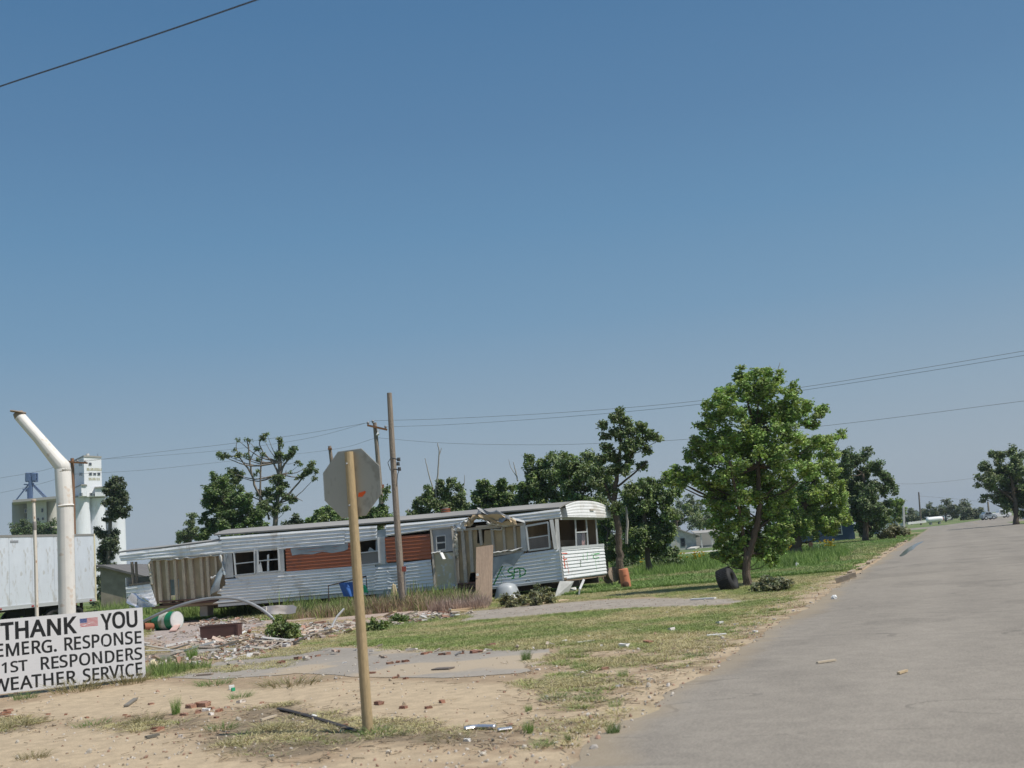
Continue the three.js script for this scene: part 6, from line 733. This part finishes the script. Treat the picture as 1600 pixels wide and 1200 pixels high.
{ // hydrant, brown post, kerb blocks
  const b = ground(1398, 841.5), t = thing('fire_hydrant', 'rusty brown fire hydrant in the grass at the street side', 'hydrant', b), m = mat([.24, .085, .05], .7, { map: grain }), lathe = (p) => new THREE.LatheGeometry(p.map(([x, y]) => new THREE.Vector2(x, y)), 18).translate(b.x, 0, b.z);
  put('barrel', lathe([[.17, 0], [.17, .06], [.115, .08], [.115, .5], [.15, .52], [.15, .57], [.12, .58]]), m, t); put('bonnet', lathe([[.13, .58], [.12, .65], [.07, .71], [.03, .73], [.03, .78], [0, .78]]), m, t); for (const s of [-1, 1]) put('outlet', tube([V(b.x, .42, b.z), V(b.x + s * .2, .42, b.z)], [.06, .07], 10), m, t); put('outlet', tube([V(b.x, .4, b.z), V(b.x, .4, b.z + .22)], [.07, .085], 10), m, t);
  const kerbTan = mat([.52, .43, .33], .95, { map: grain }), p = ground(1268, 863); tag(put('wooden_post', bar(p.clone().setY(-.1), p.clone().setY(.62), .22, .2), mat([.17, .10, .07], .9, { map: tWood })), 'short brown wooden post in the grass right of the thick trunk', 'post');
  for (const [x, y, w, l] of [[1312, 911, .2, 'leftmost of the broken blocks where the road edge begins'], [1320, 908, .24, 'middle broken block where the road edge begins'], [1330, 904, .26, 'rightmost broken block where the road edge begins']]) { const q = ground(x, y); tag(put('broken_block', bar(q.clone().setY(.07).add(V(-w / 2, 0, 0)), q.clone().setY(.10).add(V(w / 2, 0, .05)), .18, .13, V(0, 1, 0)), kerbTan), l, 'concrete block', 'broken blocks at the road edge'); }
}
{ // brick fragments and white scraps: each a thing of its own
  const chip = (s) => { const g = new THREE.BoxGeometry(1, .55, .6, 2, 1, 1), p = g.attributes.position; for (let i = 0; i < p.count; i++) { const k = hash(Math.round(p.getX(i) * 10) + s * 17, Math.round(p.getY(i) * 20 + p.getZ(i) * 300)); p.setXYZ(i, p.getX(i) * (.75 + .5 * k), (p.getY(i) * (.8 + .35 * hash(s, i % 5)) + .27) * .7, p.getZ(i) * (.7 + .6 * hash(i % 7, s))); } return plain(g.toNonIndexed ? g : g); };
  const shapes = [1, 2, 3, 4].map((s) => { const g = chip(s); g.computeVertexNormals(); return g; }), bm = [mat([.42, .20, .13], .9, { map: grain }), mat([.48, .27, .19], .9, { map: grain }), mat([.34, .17, .12], .9, { map: grain })], wm = [mat([.74, .72, .70], .8), mat([.66, .60, .55], .85)];
  const drop = (name, label, cat, group, px, py, s, ms) => { const b = ground(px, py); if (roadSide(b.x, b.z) > -.1) return; const o = new THREE.Mesh(shapes[Math.floor(rnd() * 4)], ms[Math.floor(rnd() * ms.length)]); o.name = numbered(name); o.position.copy(b).setY(-.004); o.rotation.set(rr(-.1, .1), rnd() * 6.28, rr(-.1, .1)); o.scale.setScalar(s * -b.z / FOCAL * rr(.8, 1.2)); o.castShadow = o.receiveShadow = true; tag(o, label, cat, group); scene.add(o); };
  const bricks = [[592, 1101, 14], [630, 1107, 10], [670, 1107, 9], [691, 1098, 14], [788, 1082, 6], [409, 1099, 9], [8, 1117, 12], [13, 1112, 10], [15, 1121, 12], [136, 1122, 7], [236, 1101, 9], [247, 1142, 15], [440, 1037, 12], [466, 1031, 14], [480, 1030, 12], [497, 1026, 9], [610, 1038, 9], [622, 1036, 10], [634, 1035, 11], [663, 1023, 12], [671, 1021, 10], [690, 1024, 12], [700, 1023, 12], [722, 1022, 10], [740, 1021, 13], [748, 1020, 10], [763, 1022, 7], [768, 1010, 11], [617, 1060, 8], [634, 1061, 7], [582, 1053, 9], [590, 1036, 6], [607, 1050, 6], [299, 1106, 14], [318, 1104, 18], [330, 1108, 12], [310, 1114, 11], [342, 1112, 10], [288, 1118, 10], [355, 1106, 8], [368, 1043, 10], [1013, 1006, 12], [945, 1046, 12], [797, 1135, 12], [200, 1121, 9], [195, 1118, 7], [75, 1117, 6], [103, 1117, 6], [338, 1122, 8], [540, 1135, 10], [1020, 1108, 8], [1185, 1005, 6], [1290, 940, 8]];
  const ORD = ['first', 'second', 'third', 'fourth', 'fifth', 'sixth', 'seventh', 'eighth', 'ninth', 'tenth', 'eleventh', 'twelfth', 'thirteenth', 'fourteenth', 'fifteenth', 'sixteenth', 'seventeenth', 'eighteenth', 'nineteenth', 'twentieth', 'twenty-first', 'twenty-second', 'twenty-third', 'twenty-fourth', 'twenty-fifth', 'twenty-sixth', 'twenty-seventh'];
  const strew = (list, zone, what, name, cat, group, ms) => { const by = new Map(); for (const q of [...list].sort((a, b) => a[0] - b[0])) { const z = zone(q[0], q[1]), n = by.get(z) ?? 0; by.set(z, n + 1); drop(name, `${ORD[n]} ${what} ${z}, counted from the left`, cat, group, q[0], q[1], q[2], ms); } };
  strew(bricks, (x, y) => (y < 1066 && x > 350 && x < 780 ? 'on the concrete pad' : x < 180 ? 'on the sand under the board' : x < 420 ? 'on the sand beside the dead grass' : x < 860 ? 'on the sand round the post' : 'on the road verge'), 'red brick fragment', 'brick_fragment', 'brick fragment', 'red brick fragments scattered on the sand and pad', bm);
  const scraps = [[882, 1003, 8], [975, 1011, 14], [998, 986, 6], [967, 1073, 10], [1050, 986, 14], [1150, 976, 7], [1125, 975, 10], [1076, 990, 7], [282, 1152, 10], [20, 1119, 9], [330, 1117, 12], [322, 1111, 10], [377, 1098, 12], [344, 1030, 10], [357, 1032, 12], [392, 1026, 14], [344, 1022, 8], [272, 1051, 11], [448, 1010, 12], [521, 1003, 6], [840, 1047, 9], [730, 1158, 11], [868, 1162, 9], [900, 1056, 8], [1015, 1062, 7], [1240, 955, 7], [1210, 968, 6], [1262, 946, 8], [1318, 938, 7], [1180, 988, 8], [538, 1037, 6], [424, 1182, 9], [940, 1010, 6]];
  strew(scraps, (x, y) => (x > 860 ? 'in the patchy grass near the road' : y < 1060 && x < 420 ? 'on the near edge of the rubble' : y < 1060 ? 'around the concrete pad' : 'on the sand in front'), 'white scrap', 'white_scrap', 'scrap', 'white scraps scattered on the ground', wm);
  // the rubble bed: too many pieces to count
  const list = [], cols = [[.52, .30, .22], [.66, .50, .41], [.74, .67, .60], [.64, .54, .43], [.76, .73, .70], [.72, .66, .60], [.58, .48, .39], [.44, .37, .31]];
  const fill = (pts, n, s0, s1) => { const q = patch(pts); for (let i = 0; i < n; i++) { const x = rr(q.x0, q.x1), z = rr(q.z0, q.z1); if (q.d(x, z) + (fbm(x * 1.6, z * 1.6, 3) - .5) * 1.6 < 0) continue; list.push([x, z, rr(s0, s1) * (rnd() < .12 ? 1.9 : 1), cols[Math.floor(rnd() * cols.length)]]); } };
  fill([[300, 1020], [340, 1000], [420, 992], [450, 1000], [440, 1014], [400, 1030], [340, 1036]], 1050, .03, .10); fill([[430, 990], [470, 978], [560, 972], [560, 984], [500, 994], [470, 1006]], 850, .03, .10); fill([[228, 1030], [300, 1022], [380, 1030], [370, 1040], [260, 1044]], 260, .025, .08); fill([[300, 972], [370, 966], [420, 968], [400, 976], [330, 984]], 700, .03, .11); fill([[560, 974], [640, 962], [720, 955], [735, 962], [660, 972], [580, 984]], 700, .03, .10); fill([[230, 1000], [300, 985], [420, 976], [420, 990], [300, 1006], [232, 1020]], 400, .025, .07); fill([[480, 1012], [700, 1014], [870, 1010], [860, 1018], [660, 1026], [480, 1030]], 180, .03, .07);
  const im = new THREE.InstancedMesh(shapes[1], mat([1, 1, 1], .9, { map: grain }), list.length), c = new THREE.Color(), m4 = new THREE.Matrix4(); list.forEach(([x, z, s, col], i) => { m4.compose(V(x, rr(-.02, .05), z), new THREE.Quaternion().setFromEuler(new THREE.Euler(rr(-.5, .5), rnd() * 6.28, rr(-.4, .4))), V(s * rr(.8, 1.8), s * rr(.5, 1), s)); im.setMatrixAt(i, m4); im.setColorAt(i, c.setRGB(...mul3(col, rr(.75, 1.2)))); }); im.name = numbered('rubble'); im.castShadow = im.receiveShadow = true; tag(im, 'rubble of brick, plaster and splintered wood left of the stop sign', null, null, 'stuff'); scene.add(im);
}
{ // pebbles and dry stalks lying on the bare ground
  const peb = [], st = []; for (let i = 0; i < 26000; i++) { const z = -rr(6.5, 34), x = rr(-.5, .45) * -z, g = greenAt(x, z), sd = roadSide(x, z); if (sd > .12 || rnd() < g * .9) continue; const dense = Math.max(fbm(x * .7 + 31, z * .7, 3) > .52 ? .5 : .12, sd > -1.6 ? .6 : 0); if (rnd() < dense * (Z.sandUp.d(x, z) > .2 ? .35 : 1)) peb.push([x, z]); if (sd < -.2) { const inDead = [Z.dead, Z.dead2, Z.dead3, Z.mixed].some((q) => q.d(x, z) > -.3); if (rnd() < (inDead ? .75 : .03)) st.push([x + rr(-.2, .2), z + rr(-.2, .2)]); } }
  const lay = (name, label, geo, m, list, f) => { const im = new THREE.InstancedMesh(geo, m, list.length), c = new THREE.Color(), M4 = new THREE.Matrix4(), q = new THREE.Quaternion(); list.forEach(([x, z], i) => { const [e, sc, y, col] = f(); M4.compose(V(x, y, z), q.setFromEuler(e), sc); im.setMatrixAt(i, M4); im.setColorAt(i, c.setRGB(...col)); }); im.name = numbered(name); im.castShadow = im.receiveShadow = true; tag(im, label, null, null, 'stuff'); scene.add(im); };
  lay('pebbles', 'small pebbles and grit strewn over the sand', plain(new THREE.IcosahedronGeometry(1, 0)), mat([1, 1, 1], .9), peb, () => { const s = rr(.005, .016) * (rnd() < .06 ? 2 : 1), k = rr(.7, 1.2); return [new THREE.Euler(rnd() * 3, rnd() * 6, rnd() * 3), V(s * rr(1, 1.6), s * .7, s), s * .3, mul3([[.42, .34, .25], [.50, .45, .38], [.36, .22, .16], [.55, .50, .45]][Math.floor(rnd() * 4)], k)]; });
  lay('dead_stalks', 'dry grey brown stalks lying in the dead grass', plain(new THREE.BoxGeometry(1, .005, .007)), mat([1, 1, 1], .9), st, () => [new THREE.Euler(rr(-.1, .1), rnd() * 6.28, rr(-.18, .18)), V(rr(.04, .17), 1, 1), rr(.006, .03), mul3([[.40, .31, .21], [.29, .225, .155], [.50, .41, .27]][Math.floor(rnd() * 3)], rr(.7, 1.2))]);
}
renderer.render(scene, camera);
